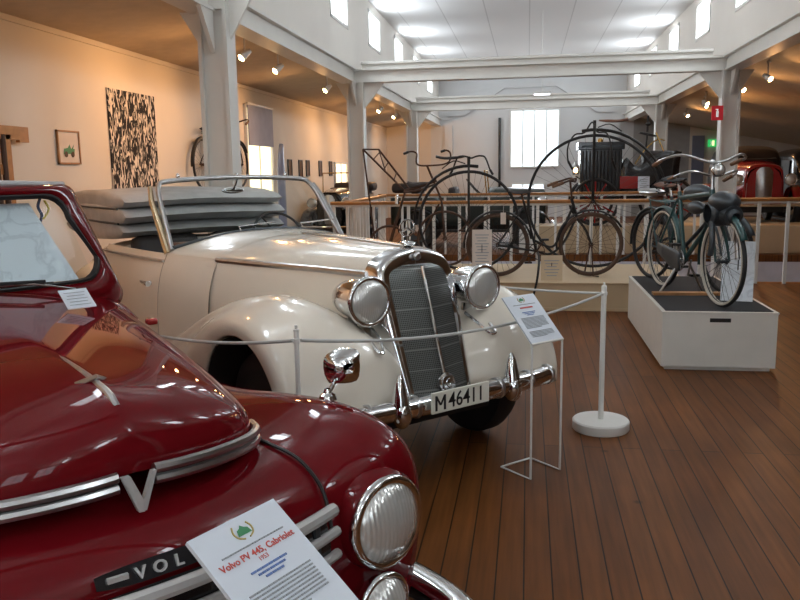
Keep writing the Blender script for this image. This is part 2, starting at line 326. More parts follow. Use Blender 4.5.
# end wall details
for X in (XL+.5, XR-.38): struct('trim_3', MB().b2((X-.12, YE-.12, 0), (X+.12, YE, 3.0)), M['endw'])
b = MB(); b.prism([(-2.6, YE-.1, 3.29), (-1.06, YE-.1, 4.28), (-.53, YE-.1, 4.28), (-2.07, YE-.1, 3.29)], (0, .1, 0)); b.prism([(2.7, YE-.1, 3.29), (1.18, YE-.1, 4.28), (.65, YE-.1, 4.28), (2.17, YE-.1, 3.29)], (0, .1, 0)); b.b2((-1.0, YE-.085, 4.13), (1.12, YE-.01, 4.275))
struct('trim_4', b, M['endw'])
def end_window(n, x0, x1, z0, z1, bars):
    w = bpy.data.objects.new('window_%d' % n, None); COL.objects.link(w); w.location = (0,0,0); tag(w, kind='structure')
    b = MB(); t = .05
    for a, c in (((x0-t, YE-.06, z0-t), (x0, YE, z1+t)), ((x1, YE-.06, z0-t), (x1+t, YE, z1+t)), ((x0, YE-.06, z0-t), (x1, YE, z0)), ((x0, YE-.06, z1), (x1, YE, z1+t))): b.b2(a, c)
    for i in range(1, bars): x = x0+(x1-x0)*i/bars; b.b2((x-.02, YE-.05, z0), (x+.02, YE-.01, z1))
    b.build('window_frame', M['white'], w, smooth=False); MB().b2((x0, YE-.03, z0), (x1, YE-.02, z1)).build('window_pane', M['endpane'], w, smooth=False)
end_window(23, -.55, .95, 1.64, 3.40, 4)
end_window(24, -.5, .5, .06, 1.06, 3)
for n_, x0 in ((27, -2.6), (28, -.6), (29, 1.4)):  # unseen windows added behind the camera to brighten chrome and foreground
    w = bpy.data.objects.new('window_%d' % n_, None); COL.objects.link(w); tag(w, kind='structure'); b = MB(); x1, z0, z1, t, y0, y1 = x0+1.3, 1.5, 3.5, .06, YB, YB+.06
    for a, c in (((x0-t, y0, z0-t), (x0, y1, z1+t)), ((x1, y0, z0-t), (x1+t, y1, z1+t)), ((x0, y0, z0-t), (x1, y1, z0)), ((x0, y0, z1), (x1, y1, z1+t)), ((x0+.63, y0, z0), (x0+.67, y1-.01, z1))): b.b2(a, c)
    b.build('window_frame', M['white'], w, smooth=False); MB().b2((x0, YB+.02, z0), (x1, YB+.03, z1)).build('window_pane', M['fillpane'], w, smooth=False)
p = MB().tube([(-.92, YE-.09, 0), (-.92, YE-.09, 3.2)], .042, 10).build('downpipe', M['gloss_black']); tag(p, 'tall black pipe running up the grey end wall beside the bright window', 'pipe')
# left wall windows
def side_window(n, y0, y1, z0, z1, pane):
    w = bpy.data.objects.new('window_%d' % n, None); COL.objects.link(w); tag(w, kind='structure'); t = .05
    b = MB(); x0, x1 = WL, WL+.05
    for a, c in (((x0, y0-t, z0-t), (x1, y0, z1+t)), ((x0, y1, z0-t), (x1, y1+t, z1+t)), ((x0, y0, z0-t), (x1, y1, z0)), ((x0, y0, z1), (x1, y1, z1+t)), ((x0, (y0+y1)/2-.015, z0), (x1-.01, (y0+y1)/2+.015, z1))): b.b2(a, c)
    b.build('window_frame', M['white'], w, smooth=False); MB().b2((x0+.01, y0, z0), (x0+.02, y1, z1)).build('window_pane', pane, w, smooth=False)
side_window(25, 12.86, 14.1, .9, 2.62, M['warmpane']); side_window(26, 19.0, 20.2, .9, 1.74, M['warmpane'])
e = empty('roller_blind', 'blue grey roller blind pulled halfway down the left wall window', 'blind', (WL+.07, 13.48, 2.68))
MB().b2((-.008, -.64, -.68), (.008, .64, 0)).build('blind_cloth', M['blind'], e, smooth=False); MB().tube([(0, -.66, 0), (0, .66, 0)], .025, 10).build('blind_roller', M['white'], e); MB().tube([(.012, .58, -.68), (.012, .58, -1.1)], .004, 5).build('pull_cord', M['white'], e)

# ------------------------------------------------------------------ railing round the stair opening
def railing(name, label, p0, p1, n, zt=1.12):
    r = empty(name, label, 'railing', p0); d = Vector(p1)-Vector(p0); L = d.length; u = d.normalized()
    side = Vector((-u.y, u.x, 0)); b = MB()
    b.prism([(-u*.04+side*.045+Vector((0,0,zt-.045))), (-u*.04-side*.045+Vector((0,0,zt-.045))), (-u*.04-side*.05+Vector((0,0,zt-.01))), (-u*.04-side*.03+Vector((0,0,zt))), (-u*.04+side*.03+Vector((0,0,zt))), (-u*.04+side*.05+Vector((0,0,zt-.01)))], d+u*.08)
    b.build('handrail', M['rail'], r, smooth=False)
    MB().prism([side*.015+Vector((0,0,zt-.075)), -side*.015+Vector((0,0,zt-.075)), -side*.015+Vector((0,0,zt-.045)), side*.015+Vector((0,0,zt-.045))], d).build('rail_plate', M['white'], r, smooth=False)
    for i in range(n+1):
        q = d*(i/n); MB().box(q+Vector((0,0,(zt-.05)/2)), (.04, .04, zt-.05)).build('baluster', M['white'], r, smooth=False)
railing('railing', 'near white railing with varnished wooden handrail in front of the stair opening', (-2.70, 10.93, 0), (5.1, 10.93, 0), 22)
railing('railing', 'far railing with wooden handrail on the opposite edge of the stair opening', (-2.70, 14.58, 0), (2.9, 14.58, 0), 14)
railing('railing', 'side railing along the aisle edge of the stair opening', (-2.58, 11.25, 0), (-2.58, 14.25, 0), 6)

# ------------------------------------------------------------------ wall things on the left
def framed(name, label, cat, y0, y1, z0, z1, art, fr=M['wood'], group=None, x=WL, t=.018):
    e = empty(name, label, cat, (x+.012, (y0+y1)/2, z0), 0, group); h = z1-z0; w = (y1-y0)/2; b = MB()
    for a, c in (((-.01, -w, 0), (.012, -w+t, h)), ((-.01, w-t, 0), (.012, w, h)), ((-.01, -w, 0), (.012, w, t)), ((-.01, -w, h-t), (.012, w, h))): b.b2(a, c)
    b.build('picture_frame', fr, e, smooth=False); MB().b2((-.008, -w+t, t), (.002, w-t, h-t)).build('picture_sheet', art, e, smooth=False); return e
e = framed('framed_drawing', 'small framed drawing of a little green car on the cream wall', 'picture', 7.40, 7.80, 1.65, 1.99, M['warmpaper'])
b = MB(); b.prism([(.004,-.10,.10), (.004,.09,.11), (.004,.10,.155), (.004,.03,.16), (.004,.01,.2), (.004,-.02,.165), (.004,-.09,.155)], (.002,0,0)); b.prism([(.004,.05,.16), (.004,.09,.2), (.004,.07,.155)], (.002,0,0)); b.build('drawn_car', M['greenink'], e, smooth=False)
MB().lathe([(.03,0),(.03,.003),(0,.003)], (.004,-.06,.10), (1,0,0), 14).lathe([(.03,0),(.03,.003),(0,.003)], (.004,.06,.10), (1,0,0), 14).build('drawn_wheels', M['rust'], e)
po = MB().b2((0, -.57, 0), (.012, .57, 1.55)).build('wall_poster', M['poster'], smooth=False); po.location = (WL+.004, 9.01, .95)
tag(po, 'tall black and white printed poster hanging on the cream wall', 'poster')
for i, (y, z0, z1, lb) in enumerate(((15.3, 1.46, 1.80, 'nearest of the small dark prints, just past the blue board'), (16.05, 1.44, 1.80, 'second small dark print along the far left wall'), (16.6, 1.46, 1.8, 'third small dark print along the far left wall'), (17.65, 1.45, 1.8, 'small dark print midway between the blue board and the sunny far window'), (18.6, 1.45, 1.80, 'small dark print just before the sunny far window'), (20.8, 1.40, 1.84, 'small dark print just behind the far window, near the column'))):
    framed('small_print', lb, 'picture', y-.13, y+.13, z0, z1, M['rust'], M['greyalu'], 'small prints on the far left wall')
# wooden slatted rack at far left
e = empty('slatted_rack', 'orange wooden rack with dark vertical slats standing against the left wall', 'rack', (WL+.07, 6.43, .0))
e.scale = (1, 1.18, 1)
b = MB(); b.b2((-.03, -.75, 1.86), (.03, .22, 1.98)); b.b2((-.025, -.75, 1.55), (.025, .06, 1.64)); b.b2((-.025, -.75, .5), (.025, .06, .6)); b.b2((-.03, -.75, 0), (.03, -.68, 1.9)); b.b2((-.03, .04, 0), (.03, .10, 1.9)); b.build('rack_frame', M['wood'], e, smooth=False)
for i in range(8): MB().tube([(.03, -.62+i*.09, .4), (.03, -.62+i*.09, 1.9)], .022, 8).build('rack_slat', M['darkwood'], e)
MB().b2((-.02, .222, 1.84), (.02, .34, 1.98)).build('end_board', M['rail'], e, smooth=False)
# tall blue board
e = empty('pointed_board', 'tall pale blue pointed board standing on end by the left wall', 'board', (-4.27, 13.5, 0))
prof = [(.02,0),(.16,.05),(.19,.5),(.19,1.2),(.165,1.6),(.09,1.9),(.0,2.02)]
MB().grid([[(-.01,-w,z),(.03,-w*.5,z),(.045,0,z),(.03,w*.5,z),(-.01,w,z)] for w, z in prof], 2, 4).build('board_shell', M['blue'], e, thick=.02)
MB().tube([(.048, 0, .1), (.05, 0, 1.7)], .008, 6).build('stringer', M['white'], e)

# ------------------------------------------------------------------ signs, pendant, spotlights
e = empty('fire_extinguisher_sign', 'red square sign with a white extinguisher symbol on the right column', 'sign', (XR-.225, 13.06, 2.23))
MB().b2((-.085, 0, 0), (.085, .012, .22)).build('sign_plate', M['sign_red'], e, smooth=False)
b = MB(); b.b2((-.018, -.003, .05), (.018, 0, .14)); b.b2((-.010, -.003, .14), (.010, 0, .165)); b.b2((-.03, -.003, .158), (.012, 0, .172)); b.build('extinguisher_symbol', M['sign_white'], e, smooth=False)
MB().b2((.085, .0, .06), (.12, .012, .16)).build('sign_bracket', M['white'], e, smooth=False)
e = empty('exit_sign', 'lit green exit sign with a running figure on the far side wall', 'sign', (5.70, YE-.06, 2.15))
MB().b2((-.15, 0, 0), (.15, .05, .22)).build('sign_box', M['sign_green'], e, smooth=False)
b = MB(); b.b2((-.04, -.004, .03), (.03, 0, .19)); b.build('lit_doorway', M['sign_yellow'], e, smooth=False)
b = MB(); b.lathe([(.014,0),(.014,.004),(0,.004)], (-.07,0,.17), (0,-1,0), 10); b.tube([(-.07,-.002,.15), (-.06,-.002,.10), (-.09,-.002,.04)], .008, 5); b.tube([(-.06,-.002,.10), (-.03,-.002,.05)], .008, 5); b.tube([(-.10,-.002,.12), (-.07,-.002,.145), (-.035,-.002,.12)], .006, 5); b.build('running_figure', M['sign_white'], e)
e = empty('pendant_lamp', 'small white pendant tube lamp hanging from a thin cord under the roof', 'lamp', (.26, 16.5, 3.02))
MB().tube([(0,0,.04), (0,0,ZC-3.02)], .006, 6).build('cord', M['white'], e); MB().b2((-.17,-.04,0), (.17,.04,.045)).build('lamp_body', M['white'], e, bevel=.01); MB().tube([(-.155,0,-.012), (.155,0,-.012)], .016, 8).build('lamp_tube', M['tube'], e)

def spot(loc, aim, label, power, col=(1,.50,.19), size=2.7):
    e = empty('spotlight', label, 'spotlight', loc, 0, 'track spotlights under the aisle ceilings')
    zc = 3.15-.1122*(abs(loc[0])-3.12) if loc[0] < 0 else 3.15-.203*(loc[0]-3.21)
    d = (Vector(aim)-Vector(loc)).normalized()
    MB().tube([(0,0,0), (0,0,zc-loc[2]-.005)], .012, 8).lathe([(.03, zc-loc[2]-.03), (.03, zc-loc[2]-.004)], n=12).build('stem', M['white'], e)
    MB().lathe([(0,-.09),(.03,-.085),(.036,-.05),(.045,.05),(.048,.06),(.043,.06),(.04,.045)], (0,0,0), d, 18).build('lamp_can', M['white'], e)
    MB().lathe([(.042,.05),(.036,.068),(.02,.08),(0,.084)], (0,0,0), d, 14).build('bulb', M['bulb'], e)
    li = bpy.data.lights.new('spot', 'SPOT'); li.energy = power; li.color = col; li.spot_size = size; li.spot_blend = 1.0; li.shadow_soft_size = .05
    o = bpy.data.objects.new('spot_light', li); COL.objects.link(o); o.location = Vector(loc)+d*.10; o.rotation_euler = d.to_track_quat('-Z', 'Y').to_euler()
SPL = [(-1.8,'rearmost of the left row'), (.8,'left row, above the tail of the red car'), (3.1,'left row, above the red car'), (5.6,'left row, just before the first column'), (9.05,'first spotlight past the big left column'), (10.3,'second spotlight past the big left column'), (12.9,'third spotlight past the big left column'), (17.6,'left row, first spotlight past the second left column'), (19.6,'left row, second spotlight past the second left column'), (21.6,'left row, beside the third left column'), (23.4,'left row, last one before the end wall')]
for i, (y, l) in enumerate(SPL):
    spot((-3.24, y, 2.88), (WL+.2, y-1.3, 1.45) if y < 22 else (-3.9, YE, 1.9), 'white track spotlight with glowing warm bulb, '+l, 72)
for i, (x, y, l) in enumerate(((3.55, 13.0, 'right aisle, closest on the right'), (3.6, 14.7, 'right aisle, just past the column with the red sign'), (3.62, 17.6, 'right aisle, big glow left of the red sign'), (3.75, 18.3, 'right aisle, small one beside the big glow'), (3.95, 21.4, 'right aisle, farthest small glow'))):
    spot((x, y, 2.84), (x+1.6, y-2.2, 1.2), 'white track spotlight, '+l, 55)
# ------------------------------------------------------------------ shared car parts
def wheel(parent, c, r, w, hub, axis=(1,0,0), name='wheel'):
    e = MB().lathe([(r*.62,-w*.42),(r*.8,-w*.5),(r*.95,-w*.42),(r,-w*.2),(r,w*.2),(r*.95,w*.42),(r*.8,w*.5),(r*.62,w*.42)], (0,0,0), axis, 36).build(name, M['rubber'], parent); e.location = c
    MB().lathe([(0,-w*.3),(r*.4,-w*.3),(r*.6,-w*.42),(r*.64,-w*.44),(r*.64,w*.44),(r*.6,w*.42),(r*.4,w*.3),(0,w*.3)], (0,0,0), axis, 30).build('rim', hub, e)
    MB().lathe([(r*.36,-w*.3),(r*.33,-w*.42),(r*.2,-w*.5),(0,-w*.53)], (0,0,0), axis, 20).lathe([(r*.36,w*.3),(r*.33,w*.42),(r*.2,w*.5),(0,w*.53)], (0,0,0), axis, 20).build('hub_cap', M['chrome'], e)
    return e
def headlamp(parent, c, rad, depth, axis, bullet=True, rim_t=.014, name='headlamp', shell=None):
    ax = Vector(axis).normalized(); sh = shell or M['chrome']
    prof = [(0,-depth)]+[(rad*.97*math.sin(PI/2*t)**.75, -depth*math.cos(PI/2*t)) for t in (.12,.25,.4,.55,.7,.85,1)] if bullet else [(rad*.9,-depth),(rad*.97,0)]
    h = MB().lathe(prof, (0,0,0), ax, 36).build(name, sh, parent); h.location = c
    MB().ring((0,0,0), ax, rad, rim_t, 44, 10).build('lamp_rim', M['chrome'], h)
    MB().lathe([(rad*.97,-.004),(rad*.9,.012),(rad*.7,.026),(rad*.4,.037),(0,.042)], (0,0,0), ax, 36).build('lamp_lens', M['lens'], h)
    return h

# ------------------------------------------------------------------ the cream convertible
def merc():
    r = empty('cream_convertible', 'cream white vintage convertible with tall chrome grille and registration plate M46411', 'car', (-.27, 3.60, 0), R(45.5))
    C = M['cream']
    hs = [(.46,[(0,1.145),(.10,1.138),(.19,1.10),(.24,1.03),(.258,.94),(.268,.80),(.275,.55)]),
          (.8,[(0,1.152),(.15,1.143),(.27,1.10),(.335,1.035),(.36,.94),(.375,.80),(.385,.55)]),
          (1.15,[(0,1.158),(.19,1.148),(.36,1.10),(.45,1.038),(.48,.94),(.50,.80),(.51,.55)]),
          (1.54,[(0,1.159),(.22,1.147),(.42,1.097),(.545,1.039),(.586,.94),(.612,.80),(.62,.55)])]
    def sec(y, p): return [(x, y, z) for x, z in p]
    o = MB().grid([sec(y, p) for y, p in hs], 4, 5, True).build('hood', C, r)
    st = cr([( p[3][0]+.006, y, p[3][1]) for y, p in hs], 5)
    for s in (-1, 1): MB().tube([(s*q.x, q.y, q.z) for q in st], .017, 8, flat=1).build('hood_moulding', M['soft_chrome'], r)
    for s in (-1, 1): MB().tube([(s*(q.x-.012), q.y+.0, .79+.02*q.y) for q in cr([(p[5][0]+.016, y, 0) for y, p in hs[:3]], 5)], .006, 6).build('hood_side_gap', M['gloss_black'], r)
    MB().tube(cr([(0,.46,1.149),(0,.8,1.156),(0,1.15,1.162),(0,1.52,1.166)],4), .005, 6).build('centre_hinge', M['soft_chrome'], r)
    cw = [(1.523, [(0,1.162),(.22,1.15),(.42,1.10),(.545,1.042),(.586,.95)]), (1.8,[(0,1.165),(.25,1.152),(.47,1.10),(.605,1.045),(.645,.95)]), (2.08,[(0,1.165),(.27,1.152),(.51,1.10),(.65,1.045),(.69,.95)])]
    MB().grid([sec(y, p) for y, p in cw], 4, 4, True).build('cowl', C, r)
    # body sides, door and tail
    def xs(xb): return [(xb,1.045),(xb+.045,.94),(xb+.075,.8),(xb+.085,.62),(xb+.08,.48),(xb+.04,.34)]
    B = [(1.525,.547),(1.78,.61),(2.05,.655),(2.4,.685),(2.8,.70),(3.1,.70)]
    SR = [cr(row, 4) for row in [[(x, y, z) for x, z in xs(xb)] for y, xb in B]]; SR = list(zip(*[cr([row[j] for row in SR], 5) for j in range(len(SR[0]))]))
    for s in (-1, 1): MB().grid([[(s*q.x, q.y, q.z) for q in row] for row in SR[:11]]).build('body_side', C, r)
    for s, nm in ((-1,'door'),(1,'door')):
        d = MB().grid([[(s*q.x, q.y, q.z) for q in row] for row in SR[10:]]).build(nm, C, r)
        hb = MB().tube([(s*.757, 2.09, .868), (s*.785, 2.09, .868)], .013, 8).tube([(s*.787, 2.055, .868), (s*.79, 2.12, .868), (s*.785, 2.20, .87)], [.017, .006], 8).build('door_handle', M['chrome'], d)
        MB().tube(cr([(s*(xb+.006), y, 1.0) for y, xb in ((2.05,.675),(2.4,.71),(2.8,.725),(3.1,.725))], 4), .012, 6, flat=.8).build('belt_moulding', M['soft_chrome'], d)
    for s in (-1, 1):
        MB().tube(cr([(s*(x+.001), 1.525, z) for x, z in xs(.547)], 3), .0016, 5).build('panel_gap', M['seam'], r)
        MB().tube(cr([(s*(x+.001), 2.05, z) for x, z in xs(.655)], 3), .002, 5).build('door_gap', M['seam'], r)
    T = [(3.1,.70,1.05,1.0),(3.45,.69,1.05,1.0),(3.8,.64,1.0,.95),(4.1,.54,.90,.85),(4.32,.38,.74,.7),(4.42,.18,.55,.52)]
    MB().grid([[(0,y,zd),(x*.5,y,zd-.01),(x*.85,y,zd-.05),(x+.02,y,zs-.12),(x+.06,y,zs*.7),(x+.05,y,zs*.5),(x,y,.34)] for y, x, zd, zs in T], 4, 4, True).build('tail', C, r, thick=.012)
    # front and rear fenders with wheel arches
    cy = [(.125,.41),(.098,.475),(.11,.57),(.165,.69),(.275,.81),(.445,.895),(.70,.93),(1.0,.895),(1.3,.79),(1.6,.64),(1.85,.49),(2.02,.37)]
    xi = [.17,.17,.17,.18,.20,.25,.335,.43,.53,.61,.68,.73]
    zi = [.41,.46,.53,.60,.66,.70,.735,.74,.68,.58,.47,.36]
    xc = [.56,.56,.56,.565,.57,.575,.585,.61,.66,.71,.75,.77]
    rows = []
    for k in range(12):
        y, z = cy[k]; f = PI*k/11; ay, az = .70-.43*math.cos(f), .33+.43*math.sin(f)
        yi = y+.15 if k < 3 else (y+.10 if k == 3 else (y+.05 if k == 4 else y))
        rows.append([(xi[k], yi, zi[k]), (xi[k]*.55+xc[k]*.45, y*.72+yi*.28, z*.72+zi[k]*.28), (xc[k]-.06, y, z-.006), (xc[k]+.05, y+(.008 if k<4 else 0), z-.008), (xc[k]*.35+.80*.65, y*.75+ay*.25, z*.78+az*.22), (.835, y*.45+ay*.55, z*.45+az*.55), (.845, ay*.92+y*.08, az*.92+z*.08), (.835, ay, az)])
    fm = MB().grid(rows, 4, 5)
    for s in (-1, 1):
        fo = MB(); fo.add([(s*v.x, v.y, v.z) for v in fm.v], fm.f); f = fo.build('front_fender', C, r, thick=.012)
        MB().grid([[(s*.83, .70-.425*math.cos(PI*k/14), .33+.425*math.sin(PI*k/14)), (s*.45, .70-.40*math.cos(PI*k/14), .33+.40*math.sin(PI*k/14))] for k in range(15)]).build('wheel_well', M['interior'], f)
    rows = []
    for k in range(9):
        f = PI*k/8; rows.append([(.60, 3.45-.62*math.cos(f), .33+.60*math.sin(f)*.98), (.70, 3.45-.62*math.cos(f), .33+.56*math.sin(f)), (.80, 3.45-.56*math.cos(f), .33+.50*math.sin(f)), (.83, 3.45-.48*math.cos(f), .33+.42*math.sin(f)), (.82, 3.45-.40*math.cos(f), .33+.33*math.sin(f))])
    fm = MB().grid(rows, 4, 3)
    for s in (-1, 1):
        fo = MB(); fo.add([(s*v.x, v.y, v.z) for v in fm.v], fm.f); fo.build('rear_fender', C, r, thick=.012)
        MB().b2((s*.58, 1.3, .30), (s*.80, 3.0, .345)).build('running_board', M['rubber'], r, bevel=.01)
    # apron below the grille, dark box added underneath to block light
    MB().grid([[(0,.17,.40),(.12,.18,.40),(.20,.20,.40),(.30,.20,.40)],[(0,.15,.375),(.14,.16,.375),(.25,.17,.375),(.36,.18,.38)]], 3, 3, True).build('front_apron', C, r)
    MB().b2((-.55, .45, .22), (.55, 4.1, .40)).build('underbody_light_block', M['interior'], r, smooth=False)
    for s in (-1, 1):
        for y in (.70, 3.45): wheel(r, (s*.65, y, .335), .335, .16, M['interior'])  # rims coloured dark for the shade inside the arches
    # grille
    zz = [.40,.6,.8,.97,1.035,1.058,1.066]
    fx = [.165,.172,.178,.18,.165,.11,0]; yf = lambda z: .17+(z-.40)*.33
    mx_ = [.205,.218,.232,.238,.212,.13,0]; mz = [.395,.6,.8,.97,1.07,1.122,1.148]
    bx = [.262,.264,.268,.262,.235,.13,0]; bz = [.42,.6,.8,.96,1.075,1.135,1.152]
    g = MB().grid([[(fx[i], yf(zz[i]), zz[i]) for i in range(7)], [((fx[i]+mx_[i])/2+.004, yf(zz[i])+.006, (zz[i]+mz[i])/2+.002) for i in range(7)], [(mx_[i], yf(zz[i])+.025, mz[i]) for i in range(7)], [(bx[i], min(.47, yf(zz[i])+.12), bz[i]) for i in range(7)]], 4, 4, True).build('grille_shell', M['chrome'], r, ang=60)
    zm = [.405,.6,.8,.95,1.03,1.062]
    wx = [.165,.172,.178,.18,.168,.11]
    MB().grid([[(0, yf(z)-.045, z), (w*.5, yf(z)-.02, z), (w, yf(z)+.002, z)] for z, w in zip(zm, wx)]+[[(0, yf(1.066)-.008, 1.069), (.055, yf(1.066)-.004, 1.067), (.11, yf(1.062)+.002, 1.064)]], 2, 3, True).build('grille_mesh', M['grille'], g)
    MB().tube([(0, yf(.42)-.05, .42), (0, yf(1.06)-.05, 1.06)], .0075, 8).build('centre_strip', M['chrome'], g)
    MB().lathe([(.052,0),(.05,.012),(.038,.016),(.036,.026),(.022,.028),(.02,.036),(0,.04)], (0, yf(.50)-.045, .505), (0,-1,.25), 28).build('round_badge', M['chrome'], g)
    MB().ell((0, yf(1.1)-.025, 1.107), (.022,.012,.022)).build('small_emblem', M['soft_chrome'], g)
    sm = MB().ell((0,.455,1.165), (.035,.05,.015)); sm.tube([(0,.455,1.17),(0,.455,1.20)], .007, 8); sm.ring((0,.455,1.242), (.15,1,0), .042, .0045, 30, 6)
    for a in (90, 210, 330): sm.tube([(0,.455,1.242), (.042*math.cos(R(a)), .455-.006*math.cos(R(a)), 1.242+.042*math.sin(R(a)))], [.009,.003], 6)
    sm.build('star_ornament', M['chrome'], g)
    # lamps and horns
    for s in (-1, 1):
        h = headlamp(r, (s*.352, .285, .928), .108, .27, (0,-1,0), True, .013)
        MB().tube([(0,.12,-.075), (s*.02,.16,-.16), (s*.04,.2,-.22)], [.03,.022], 10, smooth=3).build('lamp_bracket', M['chrome'], h)
        MB().tube([(-s*.075,.1,.02),(-s*.12,.16,.02)], .018, 8).build('lamp_arm', M['chrome'], h)
        MB().tube([(s*.30,.36,.79),(s*.31,.27,.745),(s*.335,.205,.70),(s*.365,.2,.705),(s*.37,.25,.74)], .009, 8, smooth=4).build('horn_loop', M['chrome'], r)
    # bumper and plate
    bp = MB().tube([(-.86,.36,.46),(-.84,.18,.46),(-.74,.09,.46),(-.47,.06,.46),(-.02,.05,.46),(.43,.06,.46),(.61,.085,.46),(.64,.10,.46)], .047, 14, smooth=5, flat=1.0).build('front_bumper', M['chrome'], r)
    for x in (-.52,-.27,.24,.46,.625): MB().lathe([(.0475,-.012),(.053,-.008),(.053,.008),(.0475,.012)], (x, .052+abs(x)**3*.15, .46), (1, .25*x, 0), 20).build('bumper_ring', M['soft_chrome'], bp)
    for s in (-1, 1):
        MB().ell((s*.345-.02,.03,.45), (.047,.05,.068)).lathe([(.045,.0),(.038,.05),(.022,.12),(.008,.15),(0,.155)], (s*.345-.02,.035,.475), (0,.05,1), 14).build('overrider', M['chrome'], bp)
        MB().tube([(s*.345-.02,.08,.45),(s*.33,.42,.40)], .022, 8).build('bumper_iron', M['black'], bp)
    mx = Matrix.Translation((-.05,-.075,.475)) @ Matrix.Rotation(R(0),4,'Y')
    pl = MB().b2((-.175,-.006,-.05), (.175,.006,.05)).build('licence_plate', M['plate'], r, smooth=False, bevel=.004); pl.location = (-.055,-.015,.482)
    text_obj('plate_digits', '46411', .10, M['ink'], pl, frame_mx((.03,-.0075,-.002), (1,0,0), (0,0,1)), .0008, .0006, .88)
    q = MB(); z0, z1 = -.036, .034
    for x in (-.151, -.101): q.b2((x-.0055,-.0085,z0), (x+.0055,-.006,z1))
    q.prism([(-.157,-.0088,z1),(-.147,-.0088,z1),(-.121,-.0088,-.012),(-.131,-.0088,-.012)], (0,.0025,0)); q.prism([(-.095,-.0088,z1),(-.105,-.0088,z1),(-.131,-.0088,-.012),(-.121,-.0088,-.012)], (0,.0025,0)); q.build('plate_letter', M['ink'], pl, smooth=False)
    # windscreen
    wl = [(-.625,2.05,1.06),(-.605,2.18,1.2),(-.585,2.33,1.38),(-.56,2.40,1.455),(-.50,2.42,1.482),(-.25,2.42,1.497),(0,2.42,1.502)]
    loop = [Vector(p) for p in wl]+[Vector((-p[0],p[1],p[2])) for p in wl[::-1][1:]]
    base = cr([(.625,2.06,1.075),(.45,2.02,1.115),(.22,1.99,1.155),(0,1.985,1.165),(-.22,1.99,1.155),(-.45,2.02,1.115),(-.625,2.06,1.075)], 4)
    ws = MB().tube(loop, .0165, 10, smooth=3).build('windscreen_frame', M['soft_chrome'], r)
    MB().tube(base, .012, 8).build('windscreen_seal', M['greyalu'], ws)
    for s in (-1, 1): MB().tube([(s*.64,2.075,1.04),(s*.64,2.20,1.2),(s*.632,2.345,1.36),(s*.61,2.42,1.445)], [.026,.015], 10).build('windscreen_pillar', M['gold_glint_chrome'] if s < 0 else M['soft_chrome'], ws)  # left pillar's gold tint paints a highlight onto the chrome
    gb = []
    for t in range(9):
        x = -.59+1.18*t/8; b0 = 1.165-.09*(x/.6)**2; y0 = 1.99+.06*(x/.6)**2; gb.append([(x, y0, b0), (x*.93, 2.415, 1.495-.02*(x/.6)**2)])
    MB().grid(gb).build('windscreen_glass', M['glass'], ws)
    for x in (-.42, .0, .38): MB().ell((x,2.42,1.514), (.014,.012,.02)).build('frame_stud', M['chrome'], ws)
    MB().tube([(0,2.41,1.49),(0.0,2.47,1.42)], .008, 8).ell((0,2.49,1.41), (.085,.012,.022)).build('rear_view_mirror', M['chrome'], ws)
    for x in (-.2, .25): MB().tube([(x,1.96,1.17),(x,1.99,1.19),(x+.28,2.02,1.205)], .005, 6).build('wiper', M['chrome'], r)
    # cabin
    MB().b2((-.60,2.12,1.0), (.60,2.2,1.10)).build('dashboard', M['leather'], r, bevel=.02)
    MB().b2((-.62,2.2,.40), (.62,3.35,.45)).build('cabin_floor', M['interior'], r, smooth=False)
    for s in (-1, 1):
        MB().box((s*.3,2.75,.62), (.5,.5,.22)).build('seat_cushion', M['dark_leather'], r, bevel=.05)
        MB().box((s*.3,3.03,.86), (.5,.14,.46), Matrix.Rotation(R(-12),3,'X')).build('seat_backrest', M['dark_leather'], r, bevel=.05)
    sw = MB().ring((.32,2.42,1.07), (0,-.8,.5), .2, .010, 36, 6)
    for a in (0,120,240): sw.tube([(.32,2.42,1.07), (.32+.2*math.cos(R(a)), 2.42+.2*math.sin(R(a))*.53, 1.07+.2*math.sin(R(a))*.848)], .006, 6)
    sw.tube([(.32,2.42,1.07),(.32,2.15,.9)], .016, 8).build('steering_wheel', M['interior'], r)
    # folded top
    ft = MB()
    def roll(y0, y1, z, hx, hz, dz):
        n = 14; rows = []
        for i in range(n):
            a = 2*PI*i/n; rows.append(((y0+y1)/2+math.cos(a)*(y1-y0)/2, z+math.sin(a)*hz))
        R_ = []
        for x in [-hx,-hx*.97,-hx*.8,-hx*.4,0,hx*.4,hx*.8,hx*.97,hx]:
            k = .55 if abs(x) >= hx else 1; R_.append([(x, (y0+y1)/2+(yy-(y0+y1)/2)*k, z+(q-z)*k+dz*math.cos(x*5)) for yy, q in rows]+[(x, (y0+y1)/2+(rows[0][0]-(y0+y1)/2)*k, z+dz*math.cos(x*5))])
        ft.grid(R_, 1, 2); ft.add([p for p in R_[0][:-1]], [tuple(range(n))]); ft.add([p for p in R_[-1][:-1]], [tuple(range(n))])
    roll(2.95, 4.5, 1.13, .66, .08, .004); roll(2.9, 4.55, 1.24, .65, .09, .006); roll(2.93, 4.5, 1.345, .64, .08, .008)
    ft.build('folded_top', M['topcloth'], r, ang=60)
    for z in (1.185, 1.29): MB().tube([(-.655,3.0,z),(-.66,3.4,z),(-.655,4.05,z)], .008, 6).build('top_strap', M['greyalu'], r)
    return r
merc()
